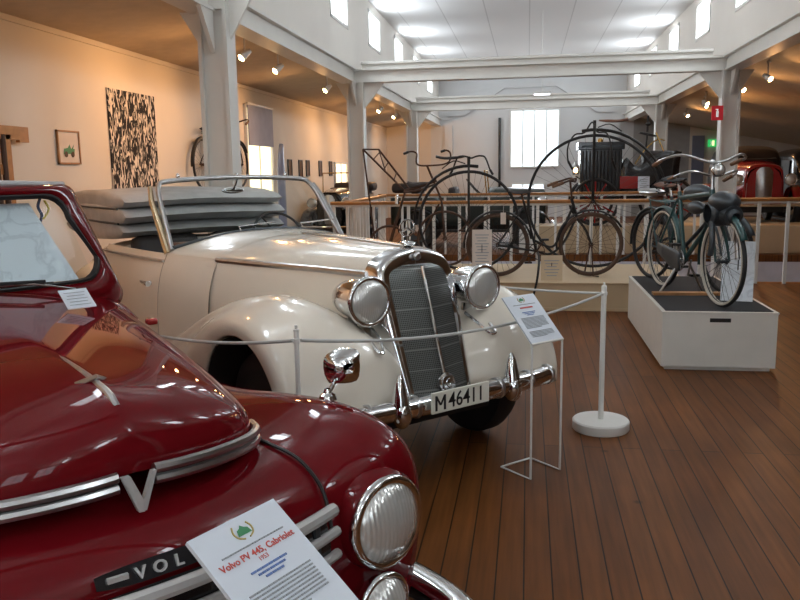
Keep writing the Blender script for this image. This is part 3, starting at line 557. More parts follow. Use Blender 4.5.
# ------------------------------------------------------------------ the dark red car
def volvo():
    r = empty('red_cabriolet', 'dark red rounded vintage car with split chrome bonnet edge, standing closest to the camera', 'car', (-.699, 1.306, 0), R(50))
    C = M['red']
    hd = [[(0,.055,.935),(0,.05,.985),(0,.075,1.04),(0,.14,1.08),(0,.40,1.102),(0,.8,1.12),(0,1.40,1.135)],
          [(.09,.06,.93),(.09,.058,.975),(.092,.08,1.02),(.094,.145,1.055),(.10,.40,1.084),(.115,.8,1.106),(.135,1.40,1.125)],
          [(.19,.088,.922),(.19,.088,.96),(.192,.11,1.0),(.196,.18,1.035),(.21,.42,1.07),(.235,.82,1.094),(.27,1.41,1.112)],
          [(.29,.145,.91),(.292,.15,.942),(.296,.175,.974),(.302,.25,1.0),(.322,.47,1.038),(.36,.85,1.066),(.415,1.42,1.088)],
          [(.352,.21,.900),(.356,.22,.922),(.362,.245,.942),(.372,.32,.962),(.398,.54,.995),(.445,.9,1.022),(.51,1.43,1.05)],
          [(.382,.285,.892),(.386,.292,.90),(.392,.32,.905),(.402,.39,.915),(.43,.6,.93),(.485,.95,.955),(.565,1.44,.99)]]
    hd = [[(x, y, z+.024) for x, y, z in c_] for c_ in hd]
    h = MB().grid(hd, 1, 1, True).build('hood', C, r, ang=180, sub=3, crease=.55)
    ns = cr([(-q[0][0], q[0][1]-.012, q[0][2]-.006) for q in hd[::-1]][:-1]+[(q[0][0], q[0][1]-.012, q[0][2]-.006) for q in hd], 5)
    for k in (0, 1):
        for sd in (-1, 1): MB().tube([p+Vector((0, -.002, -.011+.022*k)) for p in ns if p.x*sd > .022], .0105, 8).build('hood_edge_strip', M['soft_chrome'], h)
    v = MB(); f = Vector((0,-.028,0)); oy = .035
    v.prism([(-.034,oy,.965),(-.018,oy,.965),(.002,oy-.006,.915),(.002,oy-.006,.893),(-.008,oy-.004,.893)], (0,-.014,0)); v.prism([(.034,oy,.965),(.025,oy,.965),(.0,oy-.006,.91),(-.002,oy-.006,.893),(.008,oy-.004,.893)], (0,-.012,0))
    v.build('v_emblem', M['pale_metal'], h, smooth=False)
    MB().tube(cr([(0,.115,1.075),(0,.16,1.097),(0,.28,1.112),(0,.42,1.120),(0,.52,1.121)], 4), [.009,.004], 8).tube([(-.03,.25,1.10),(0,.215,1.118),(.03,.25,1.10)], .006, 6).build('hood_ornament', M['soft_chrome'], h)
    MB().tube(cr([(0,.5,1.122),(0,1.0,1.14),(0,1.38,1.15)], 4), .004, 6).build('hood_crease', C, h)
    # nose panel with both front fenders in one sheet
    F = [(0,  [(1.45,.90),(.95,.87),(.55,.87),(.25,.895),(.085,.895),(-.02,.868),(-.07,.80),(-.088,.64),(-.07,.42)]),
         (.10,[(1.45,.90),(.95,.87),(.55,.87),(.26,.895),(.09,.892),(-.014,.862),(-.064,.79),(-.082,.63),(-.065,.42)]),
         (.22,[(1.45,.90),(.95,.87),(.55,.87),(.29,.888),(.115,.885),(.01,.85),(-.042,.77),(-.06,.62),(-.05,.42)]),
         (.36,[(1.45,.90),(.95,.865),(.55,.87),(.32,.88),(.15,.876),(.04,.845),(-.012,.76),(-.03,.61),(-.02,.42)]),
         (.45,[(1.45,.92),(.95,.85),(.55,.868),(.32,.885),(.145,.885),(.032,.85),(-.008,.76),(-.018,.61),(.0,.42)]),
         (.53,[(1.45,.93),(.95,.845),(.55,.89),(.30,.915),(.12,.912),(.01,.868),(-.015,.76),(-.012,.60),(.02,.42)]),
         (.61,[(1.45,.91),(.95,.84),(.55,.905),(.28,.935),(.10,.925),(-.004,.875),(-.018,.76),(-.008,.60),(.03,.42)]),
         (.69,[(1.45,.86),(.95,.80),(.55,.88),(.28,.915),(.11,.898),(.025,.85),(.005,.75),(.012,.60),(.055,.42)]),
         (.74,[(1.45,.80),(.95,.74),(.55,.82),(.28,.855),(.135,.835),(.065,.80),(.048,.72),(.052,.59),(.095,.42)]),
         (.765,[(1.45,.68),(.95,.63),(.57,.74),(.29,.76),(.18,.75),(.12,.72),(.10,.66),(.105,.56),(.15,.42)]),
         (.76,[(1.45,.36),(.93,.36),(.80,.58),(.56,.66),(.36,.60),(.26,.50),(.22,.45),(.2,.40),(.2,.36)])]
    nb = MB().grid([[(x, y, z) for y, z in p] for x, p in F], 1, 1, True).build('front_fenders', C, r, ang=180, sub=3)
    for s in (-1, 1):
        MB().tube(cr([(s*.385,.33,.884),(s*.39,.2,.884),(s*.40,.10,.874),(s*.405,.03,.84),(s*.405,-.005,.80),(s*.405,-.022,.74)], 5), .0045, 6).build('fender_gap', M['black'], nb)
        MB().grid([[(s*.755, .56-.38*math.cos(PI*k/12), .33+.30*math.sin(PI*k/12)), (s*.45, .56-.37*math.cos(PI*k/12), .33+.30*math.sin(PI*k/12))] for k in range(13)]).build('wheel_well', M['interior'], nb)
    # grille
    g = MB().grid([[(x, y-.012, z) for x, y, z in rw] for rw in ([(0,-.072,.80),(.15,-.066,.797),(.30,-.04,.79),(.385,-.016,.778)], [(0,-.09,.70),(.15,-.082,.70),(.30,-.05,.70),(.395,-.02,.70)], [(0,-.088,.56),(.15,-.078,.56),(.29,-.046,.56),(.37,-.025,.58)], [(0,-.078,.46),(.14,-.07,.46),(.24,-.05,.47),(.28,-.04,.50)])], 4, 4, True).build('grille_shade_panel', M['gloss_black'], r, ang=60)  # black panel paints the shade of the recess behind the bars
    for i, z in enumerate((.79,.737,.684,.631,.578,.525,.472)):
        w = (.405,.415,.415,.40,.37,.33,.26)[i]
        pts = [(x, -.108+.45*x*x+(.0 if z < .8 else 0)+.02*max(0, z-.7), z+.0) for x in [w*t/8 for t in range(-8, 9)]]
        MB().tube(pts, .0115 if i else .015, 8).build('grille_bar', M['pale_metal'], g)
    for s in (-1, 1):
        for x in (.12, .35): MB().tube([(s*x, -.095+.45*x*x, .79), (s*x, -.095+.45*x*x, .50)], .012, 6).build('grille_post', M['greyalu'], g)
    # letter plate
    q = MB().grid([[(-.13,-.069,.838),(-.08,-.069,.842),(0,-.072,.844),(.08,-.069,.842),(.16,-.066,.838)], [(-.13,-.079,.818),(-.08,-.083,.811),(0,-.086,.810),(.08,-.083,.811),(.16,-.077,.815)]], 2, 2).build('name_plate', M['gloss_black'], r)
    for i, ch in enumerate('VOLVO'):
        x = -.052+.036*i
        text_obj('letter', ch, .030, M['pale_metal'], q, frame_mx((x, -.083+.25*x*x, .826), (1, .5*x, 0), (0, .4, 1)), .003, .0006, 1.1)
    for s in (-1, 1): MB().box((s*.11+.018, -.079, .829), (.036, .008, .009), Matrix.Rotation(s*R(5),3,'Z')).build('name_bar', M['pale_metal'], q, smooth=False)
    # lamps
    for s in (-1, 1):
        MB().lathe([(.122,.06),(.118,.0),(.110,-.014)], (s*.553,-.02,.715), (0,1,0), 36).build('lamp_bowl', C, r)
        headlamp(r, (s*.553, -.036, .715), .1, .05, (s*.08,-1,.02), False, .013)
        headlamp(r, (s*.50, -.085, .555), .062, .06, (0,-1,0), True, .009, 'fog_lamp')
    bm_ = MB().tube(cr([(-.80,.35,.40),(-.79,.0,.40),(-.70,-.13,.40),(-.4,-.2,.40),(0,-.22,.40),(.4,-.2,.40),(.70,-.13,.40),(.79,.0,.40),(.80,.35,.40)], 5), .05, 12, flat=1.0).build('front_bumper', M['chrome'], r)
    for s in (-1, 1): MB().ell((s*.60,-.20,.47), (.028,.035,.10)).build('overrider', M['chrome'], bm_)
    # fender mirror on the far side
    mr = MB().lathe([(.026,0),(.022,.012),(.012,.018),(.008,.03)], (.665,.345,.908), (0,0,1), 16).tube([(.665,.345,.92),(.695,.36,.94),(.725,.375,.965)], .0065, 8).build('wing_mirror', M['chrome'], r)
    c = Vector((.735,.37,.985)); n = Vector((-.25,-1,.05)).normalized(); u = Vector((1,-.25,0)).normalized(); w = n.cross(u)
    if w.z < 0: w = -w
    def ml(k, d): return [c+n*d+u*(a*k)+w*(b*k) for a, b in ((-.038,-.045),(.0,-.05),(.038,-.047),(.05,-.02),(.052,.02),(.045,.042),(.0,.05),(-.04,.036),(-.052,.015),(-.05,-.02))]
    L = [ml(.3,.045), ml(.7,.036), ml(.95,.015), ml(1,-.01)]; md = MB(); md.grid([x+[x[0]] for x in L], 2, 2); md.add(L[0], [tuple(range(10))])
    md.build('mirror_shell', M['chrome'], mr, ang=60); MB().add(ml(.97,-.008), [tuple(range(10))]).build('mirror_glass', M['soft_chrome'], mr, smooth=False)
    # windscreen frame
    def yw(x, z): return 1.40+.38*(z-1.05)+.10*(x/.5)**2
    def loop(hw0, hw1, z0, z1, rc, sag):
        pts = []
        def P(x, z): return Vector((x, yw(x, z), z))
        cs = [(hw0, z0, 0), (hw1, z1, 1)]
        half = []
        for t in range(5): half.append((hw0*.82*t/4+.0, z0+sag*(1-(t/4)**2)*.0))
        for t in range(1, 6): a = -PI/2+PI/2*t/5; half.append((hw0-rc+rc*math.cos(a), z0+rc+rc*math.sin(a)))
        for t in range(1, 4): k = t/4; half.append((hw0+(hw1-hw0)*k, z0+rc+(z1-z0-2*rc)*k))
        for t in range(0, 6): a = PI/2*t/5; half.append((hw1-rc+rc*math.cos(a), z1-rc+rc*math.sin(a)))
        for t in range(3, -1, -1): half.append((hw1*.8*t/4, z1))
        return [P(x, z) for x, z in half]
    li, lo = loop(.485,.405,1.155,1.44,.075,0), loop(.59,.475,1.045,1.495,.05,0)
    lm = loop(.502,.418,1.14,1.454,.073,0)
    fwd = Vector((0,-.035,.01))
    wf = MB().grid([[p for p in lo], [p+fwd for p in [a*.5+b*.5 for a, b in zip(lo, lm)]], [p+fwd*.9 for p in lm]], 1, 3, True).build('windscreen_frame', C, r, thick=.03)
    MB().grid([[p+fwd*.95 for p in lm], [p+fwd*1.15 for p in [a*.5+b*.5 for a, b in zip(li, lm)]], [p+fwd*.6 for p in li]], 1, 2, True).build('windscreen_seal', M['rubber'], wf)
    MB().grid([[Vector((x, yw(x, z)-.015, z)) for x in [(-1+2*t/10)*(.47-.08*(z-1.16)/.3) for t in range(11)]] for z in (1.16, 1.26, 1.36, 1.46)]).build('windscreen_glass', M['glass'], wf)
    MB().tube(cr([(-.44,yw(.44,1.53)+.01,1.492),(-.2,yw(.2,1.51)+.01,1.501),(0,yw(0,1.51)+.01,1.504),(.2,yw(.2,1.51)+.01,1.501),(.44,yw(.44,1.53)+.01,1.492)],3), .012, 8).build('header_seal', M['topcloth'], wf)
    MB().tube([(0, yw(0,1.16)-.02, 1.15),(0, yw(0,1.46)-.02, 1.47)], .008, 6).build('centre_bar', M['rubber'], wf)
    for s in (-1, 1):
        wp = MB().lathe([(.016,0),(.016,.03),(.008,.04)], (s*.36, 1.395, 1.105), (0,-.4,1), 14).build('wiper_pivot', M['chrome'], r)
        MB().tube([(s*.36,1.385,1.14),(s*.22,1.37,1.175),(s*.06,1.36,1.18)], .004, 6).build('wiper_arm', M['chrome'], wp)
        MB().tube([(s*.26,1.375,1.178),(s*.0-.0+s*.02,1.352,1.19)], .006, 6).build('wiper_blade', M['rubber'], wp)
    # cowl, doors, tail
    MB().grid([[(0,1.36,1.13),(.2,1.37,1.115),(.38,1.39,1.085),(.5,1.41,1.045),(.57,1.43,.99)],[(0,1.5,1.15),(.22,1.5,1.14),(.42,1.5,1.11),(.55,1.5,1.06),(.62,1.5,.99)],[(0,1.66,1.13),(.24,1.66,1.12),(.45,1.66,1.09),(.58,1.66,1.05),(.64,1.66,.99)]], 3, 3, True).build('cowl', C, r)
    def xs(xb, zb=1.0): return [(xb-.02,zb+.02),(xb+.01,zb-.02),(xb+.06,.86),(xb+.10,.68),(xb+.10,.5),(xb+.07,.34)]
    for s in (-1, 1):
        MB().grid([[(s*x, y, z) for x, z in xs(xb)] for y, xb in ((1.43,.59),(1.62,.63),(1.8,.65))], 3, 3).build('body_side', C, r, thick=.012)
        d = MB().grid([[(s*x, y, z) for x, z in xs(xb)] for y, xb in ((1.8,.65),(2.2,.67),(2.6,.675),(2.9,.67))], 3, 3).build('door', C, r, thick=.012)
        MB().tube([(s*.74,2.65,.87),(s*.79,2.66,.87),(s*.79,2.78,.87)], .009, 8).build('door_handle', M['chrome'], d)
        MB().tube([(s*(x+.002),1.8,z) for x, z in xs(.65)], .004, 6).build('door_gap', M['black'], r)
        MB().b2((s*.70,1.60,.935),(s*.742,1.64,.96)).build('turn_lamp', M['amber'], r, bevel=.008)
        for y in (.56, 3.16): wheel(r, (s*.62, y, .33), .33, .15, M['red'])
        MB().grid([[(s*(.62+.17*math.sin(PI*b/8)**.6*(1 if b<5 else .98)), 3.16-(.62-.2*max(0,b-4)/4)*math.cos(PI*k/10), .30+(.62-.28*max(0,b-3)/5)*math.sin(PI*k/10)) for b in range(2, 9)] for k in range(11)], 2, 2).build('rear_fender', C, r)
    T = [(2.9,.67,1.0,1.0),(3.3,.64,1.0,.98),(3.6,.56,.93,.9),(3.85,.42,.78,.75),(3.97,.22,.58,.55)]
    MB().grid([[(0,y,zd),(x*.5,y,zd-.01),(x*.85,y,zd-.05),(x+.02,y,zs-.12),(x+.08,y,zs*.7),(x+.07,y,zs*.5),(x,y,.34)] for y, x, zd, zs in T], 4, 4, True).build('tail', C, r)
    MB().b2((-.5,.3,.2),(.5,3.7,.38)).build('underbody_light_block', M['interior'], r, smooth=False)  # same dark light-blocking box under this car
    MB().b2((-.6,1.5,.36),(.6,2.95,.42)).build('cabin_floor', M['interior'], r, smooth=False); MB().b2((-.56,1.62,.92),(.56,1.72,1.06)).build('dashboard', C, r, bevel=.02)
    for s in (-1, 1):
        MB().box((s*.3,2.35,.55),(.48,.5,.2)).build('seat_cushion', M['dark_leather'], r, bevel=.05); MB().box((s*.3,2.65,.76),(.48,.14,.42), Matrix.Rotation(R(-12),3,'X')).build('seat_backrest', M['dark_leather'], r, bevel=.05)
    sw = MB().ring((.3,1.95,1.0), (0,-.8,.5), .2, .010, 36, 6)
    for a in (0,180): sw.tube([(.3,1.95,1.0),(.3+.2*math.cos(R(a)),1.95,1.0)], .007, 6)
    sw.tube([(.3,1.95,1.0),(.3,1.68,.85)], .016, 8).build('steering_wheel', M['interior'], r)
    ft = MB(); ft.grid([[(x, 2.98+.35*math.cos(2*PI*k/14), 1.04+.10*math.sin(2*PI*k/14)) for k in range(15)] for x in (-.58,-.3,0,.3,.58)], 1, 3); ft.build('folded_top', M['dark_leather'], r)
    return r
volvo()
# sheet, ribbon and card belonging to the red car's display
def vw(x, y, z): 
    a = R(50); return Vector((-.699+x*math.cos(a)-y*math.sin(a), 1.306+x*math.sin(a)+y*math.cos(a), z))
sh = MB().grid([[vw(-.36,1.50,1.168), vw(.0,1.47,1.168), vw(.42,1.52,1.155)], [vw(-.34,1.62,1.432), vw(-.0,1.585,1.432), vw(.295,1.605,1.432)]], 3, 3).build('drawing_sheet', M['sketch'])
tag(sh, 'large white pencil drawing sheet leaning inside the red car windscreen', 'sheet')
e = empty('ribbon', 'blue and yellow ribbon hanging from the red car windscreen corner', 'ribbon', vw(.335,1.60,1.44), R(50)); e.scale = (1.5,1.0,1.1)
MB().tube([(0,0,.01),(-.008,-.004,-.02),(.0,0,-.05),(-.012,0,-.085)], .009, 6, smooth=4, flat=.4).build('blue_strand', M['navy'], e); MB().tube([(.006,-.01,.0),(.014,-.012,-.03),(.0,-.012,-.06)], .007, 6, smooth=4, flat=.4).build('yellow_strand', M['yellow'], e)
e = empty('small_card', 'small white card lying on the red bonnet below the wiper', 'card', vw(.255,1.06,1.127), R(50))
cb = MB().prism([(-.042,-.04,.004),(.042,-.04,.004),(.042,.04,.05),(-.042,.04,.05)], (0,0,.003)).build('card_sheet', M['paper'], e, smooth=False)
cb = MB()
for k in range(5): cb.box((0,-.028+.013*k,.0148+.0075*k), (.062-.01*(k%2),.003,.0012))
cb.build('printed_lines', M['greyink'], e, smooth=False)
# ------------------------------------------------------------------ barrier posts and cords
def stanchion(label, loc, h, pr=.0155):
    e = empty('barrier_post', label, 'post', loc, 0, 'white barrier posts')
    MB().lathe([(0,0),(.16,0),(.165,.008),(.165,.052),(.158,.06),(.03,.062),(0,.062)], n=40).build('base', M['white'], e)
    MB().tube([(0,0,.06),(0,0,h)], pr, 14).lathe([(pr,h),(.012,h+.008),(0,h+.01)], n=14).lathe([(pr,h-.05),(pr+.004,h-.048),(pr+.004,h-.03),(pr,h-.028)], n=14).build('pole', M['white'], e)
    MB().tube([(.0,0,h+.005),(.0,0,h+.025)], .006, 8).build('tip', M['white'], e)
    return e
S1, S2, S3 = Vector((.44,4.63,0)), Vector((-.905,2.98,0)), Vector((-1.95,3.68,0))
S4 = Vector((-.75,5.35,0))
stanchion('white barrier post on a round base standing alone on the floor by the information stand', S1, .85)
stanchion('thin white barrier post between the red car and the cream car', S2, .90, .010)
stanchion('white barrier post hidden behind the red car', S3, .78)
stanchion('white barrier post behind the cream car', S4, .85)
def cord(a, b, sag, label):
    pts = []
    for i in range(25):
        t = i/24; p = a.lerp(b, t); p.z -= sag*4*t*(1-t); pts.append(p)
    tag(MB().tube(pts, .0075, 8).build('cord', M['rope']), label, 'cord')
def at(p, z, q, r=.022): d = (Vector(q)-Vector(p)); d.z = 0; d.normalize(); return Vector((p.x, p.y, z))+d*r
cord(at(S1,.81,S2), at(S2,.86,S1), .085, 'white cord sagging across the front of the cream car and its grille')
cord(at(S2,.86,S3), at(S3,.74,S2), .03, 'white cord running along the side of the cream car behind the red bonnet')
cord(at(S1,.81,S4), at(S4,.81,S1), .02, 'white cord running level from the lone post towards the back of the cream car')

# ------------------------------------------------------------------ information stands
def bars(mb, x0, x1, y, h): mb.box(((x0+x1)/2, y, .0), (x1-x0, h, .0016))
def stand(label, o, wdir, bdir, w, zb, zt, depth, skew=0):
    """o: front foot, wdir along the sheet's bottom edge, bdir away from the reader"""
    e = empty('information_stand', label, 'stand', o)
    W, B = Vector(wdir).normalized(), Vector(bdir).normalized()
    lg = MB(); rr = .0055
    p = [Vector((0,0,zb)), Vector((0,0,rr)), B*depth+Vector((0,0,rr)), B*depth+W*w+Vector((0,0,rr)), W*w+Vector((0,0,rr)), W*w+Vector((0,0,zb))]
    lg.tube(p, rr, 8).build('wire_frame', M['white'], e)
    u = (B*depth+Vector((0,0,zt-zb))); L = u.length; u.normalize()
    mx = frame_mx(Vector((0,0,zb))+W*w/2, W, u)
    pl = MB().b2((-w/2-.004, 0, -.004), (w/2+.004, L, .004)).build('sign_board', M['paper'], e, smooth=False); pl.matrix_local = mx
    MB().tube([(-w/2-.004,-.003,0),(w/2+.004,-.003,0)], .006, 8).build('lower_edge', M['white'], pl)
    return e, pl, L
def printed(pl, w, L, title, sub, s):
    z = .0052
    em = MB(); em.prism([(-.016*s,L-.038*s,z),(-.012*s,L-.026*s,z),(-.004*s,L-.023*s,z),(0,L-.018*s,z),(.006*s,L-.024*s,z),(.013*s,L-.027*s,z),(.016*s,L-.038*s,z)], (0,0,.0008)); em.build('emblem_hill', M['greenink'], pl, smooth=False)
    for q in (-1, 1): MB().tube([(q*.006*s,L-.046*s,z),(q*.018*s,L-.04*s,z),(q*.022*s,L-.028*s,z),(q*.017*s,L-.016*s,z)], .0016*s, 6, smooth=3).build('emblem_wreath', M['goldink'], pl)
    b = MB()
    x = -.075*s
    while x < .075*s: l = rnd.uniform(.004,.011)*s; bars(b, x, x+l, L-.06*s, .0026*s); x += l+.0015*s
    for v in b.v: v.z += z
    b.build('heading_line', M['greyink'], pl, smooth=False)
    if title: text_obj('title', title, .0185*s, M['redink'], pl, Matrix.Translation((0, L-.077*s, z)), .0003, .0003); text_obj('year', sub, .012*s, M['redink'], pl, Matrix.Translation((0, L-.092*s, z)), .0003)
    else:
        b = MB(); bars(b, -.04*s, .045*s, L-.08*s, .008*s)
        for v in b.v: v.z += z
        b.build('title', M['redink'], pl, smooth=False)
    def block(name, m, y, n, hw, dy, hh):
        b = MB()
        for k in range(n):
            x = -hw; end = hw*(1 if k < n-1 else .3) if name == 'text_block' else hw*(1-.25*k)
            if name != 'text_block': x = -end
            while x < end: l = min(rnd.uniform(.005,.016)*s, end-x); bars(b, x, x+l, y-dy*k, hh); x += l+.002*s
        for v in b.v: v.z += z
        b.build(name, m, pl, smooth=False)
    block('blue_lines', M['blueink'], L-.108*s, 3, .045*s, .0085*s, .004*s)
    block('text_block', M['greyink'], L-.142*s, 9, .078*s, .0075*s, .0032*s)
    if L-.225*s > .04: block('text_block', M['greyink'], L-.225*s, int((L-.23*s)/(.0075*s))-2, .078*s, .0075*s, .0032*s)
c45 = math.cos(R(45))
e, pl, L = stand('white wire information stand with a printed sheet in front of the cream car bumper', (.028,3.781,0), (c45,c45,0), (-c45,c45,0), .21, .69, .89, .21)
printed(pl, .21, L, None, None, 1.0)
u = Vector((.42,.907,0)); bk = Vector((-.907,.42,0))
e, pl, L = stand('white information sheet with red title and green emblem in front of the red car', Vector((-.545,1.145,0))-bk*.20, u, bk, .197, .778, .925, .20)
printed(pl, .197, L, 'Volvo PV 445, Cabriolet', '1953', .95)

# ------------------------------------------------------------------ display platforms
e = empty('display_plinth', 'cream painted display box with black felt top under the teal moped', 'plinth', (1.425, 6.10, 0))
b = MB(); b.b2((-.41,0,.03),(.41,.02,.44)); b.b2((-.41,2.03,.03),(.41,2.05,.44)); b.b2((-.41,.02,.03),(-.39,2.03,.44)); b.b2((.39,.02,.03),(.41,2.03,.44)); b.build('side_panels', M['plinth'], e, smooth=False)
MB().b2((-.415,-.005,.44),(.415,2.055,.452)).build('top_edge', M['plinth'], e, smooth=False); MB().b2((-.385,.03,.44),(.385,2.02,.456)).build('felt_top', M['felt'], e, smooth=False); MB().b2((-.38,.03,0),(.38,2.02,.035)).build('toe_kick', M['plinth'], e, smooth=False)
MB().b2((-.07,-.003,.375),(.08,.01,.405)).build('hand_hole', M['black'], e, smooth=False)
e = empty('bicycle_platform', 'long low beige platform carrying the old bicycles in front of the railing', 'platform', (-.9, 8.66, 0))
MB().b2((-2.0,0,0),(2.6,.02,.30)).b2((-2.0,1.7,0),(2.6,1.72,.30)).b2((-2.0,.02,0),(-1.98,1.7,.30)).b2((2.58,.02,0),(2.6,1.7,.30)).build('side_panels', M['platform'], e, smooth=False)
MB().b2((-2.02,-.02,.295),(2.62,1.74,.31)).build('top_board', M['platform'], e, smooth=False, bevel=.004); MB().b2((-2.0,-.012,0),(2.6,0,.03)).build('skirting', M['platform'], e, smooth=False)
tag(MB().b2((.15,14.75,0),(5.4,15.5,.50)).build('vehicle_podium', M['platform'], smooth=False, bevel=.01), 'beige podium beyond the stair opening under the black antique car', 'platform')

# ------------------------------------------------------------------ bicycles
PZ, TZ = .31, .456
def bike_wheel(parent, c, Rr, tire, rim, nsp=28, tr=.017, name='wheel', wall=None):
    w = MB().ring((0,0,0), (0,1,0), Rr-tr-.008, .009, 48, 6).build(name, rim, parent); w.location = c
    MB().ring((0,0,0), (0,1,0), Rr-tr, tr, 56, 8).build('tyre', tire, w)
    if wall: 
        for s in (-1, 1): MB().ring((0,s*tr*.55,0), (0,1,0), Rr-tr-.006, .0125, 56, 6).build('tyre_wall', wall, w)
    s = MB()
    for k in range(nsp):
        a = 2*PI*k/nsp; q = a+(.5 if k % 2 else -.5)*.5; sd = .03 if k % 4 < 2 else -.03
        s.tube([(.02*math.cos(q), sd, .02*math.sin(q)), ((Rr-tr-.01)*math.cos(a), 0, (Rr-tr-.01)*math.sin(a))], .0016, 4)
    s.build('spokes', rim, w); MB().lathe([(.012,-.05),(.012,-.04),(.024,-.036),(.024,-.028),(.014,-.026),(.014,.026),(.024,.028),(.024,.036),(.012,.04),(.012,.05)], (0,0,0), (0,1,0), 14).build('hub', rim, w)
    return w
def mudguard(parent, c, Rr, a0, a1, m, wd=.03):
    rows = []
    for i in range(17):
        a = R(a0+(a1-a0)*i/16); rows.append([(c[0]+(Rr+d)*math.cos(a), y*wd, c[2]+(Rr+d)*math.sin(a)) for y, d in ((-1,.0),(-.6,.016),(0,.022),(.6,.016),(1,.0))])
    return MB().grid(rows).build('mudguard', m, parent, thick=.002)
def saddle(parent, p, m, spring=True, L=.26, name='saddle'):
    x, y, z = p
    s = MB().grid([[(x+L*.5,y-.012,z-.012),(x+L*.5,y,z),(x+L*.5,y+.012,z-.012)],[(x+L*.2,y-.03,z-.03),(x+L*.2,y,z+.0),(x+L*.2,y+.03,z-.03)],[(x-L*.2,y-.075,z-.03),(x-L*.2,y,z-.004),(x-L*.2,y+.075,z-.03)],[(x-L*.5,y-.085,z-.01),(x-L*.5,y,z+.016),(x-L*.5,y+.085,z-.01)]], 4, 4).build(name, m, parent, thick=.006)
    if spring:
        q = MB()
        for k in (-1, 1): q.tube([(x-L*.4+.018*math.cos(t*.9), y+k*.05+.018*math.sin(t*.9), z-.09+t*.0035) for t in range(24)], .0035, 5)
        q.tube([(x-L*.4,y-.05,z-.09),(x-.03,y,z-.08),(x-L*.4,y+.05,z-.09)], .006, 6).tube([(x-.03,y,z-.08),(x+L*.45,y,z-.02)], .005, 6).build('saddle_springs', M['black'], s)
    return s
def place(e, p0, p1, z):
    """rear and front tyre contact points on the ground"""
    a, b_ = Vector(p0), Vector(p1); m = (a+b_)/2; d = b_-a; e.location = (m.x, m.y, z); e.rotation_euler = (0,0,math.atan2(d.y, d.x)); return d.length
def crank(parent, c, m, teeth=.09, side=-1, ang=60):
    k = MB().ring((0,0,0),(0,1,0), teeth, .005, 28, 5).lathe([(.02,-.01),(.02,.01)], (0,0,0), (0,1,0), 12)
    for i in range(5): a = 2*PI*i/5; k.tube([(0,0,0),(teeth*math.cos(a),0,teeth*math.sin(a))], .005, 5)
    o = k.build('chainring', m, parent); o.location = (c[0], side*.045, c[2])
    for s in (-1, 1):
        a = R(ang)+(0 if s < 0 else PI); d = Vector((math.cos(a)*.165, 0, math.sin(a)*.165))
        p = MB().tube([(0,s*.06-side*.045,0), d+Vector((0,s*.075-side*.045,0))], .008, 6).build('crank_arm', m, o)
        MB().box(d+Vector((0,s*.125-side*.045,0)), (.085,.08,.02)).build('pedal', M['rubber'], o, bevel=.004)
    return o
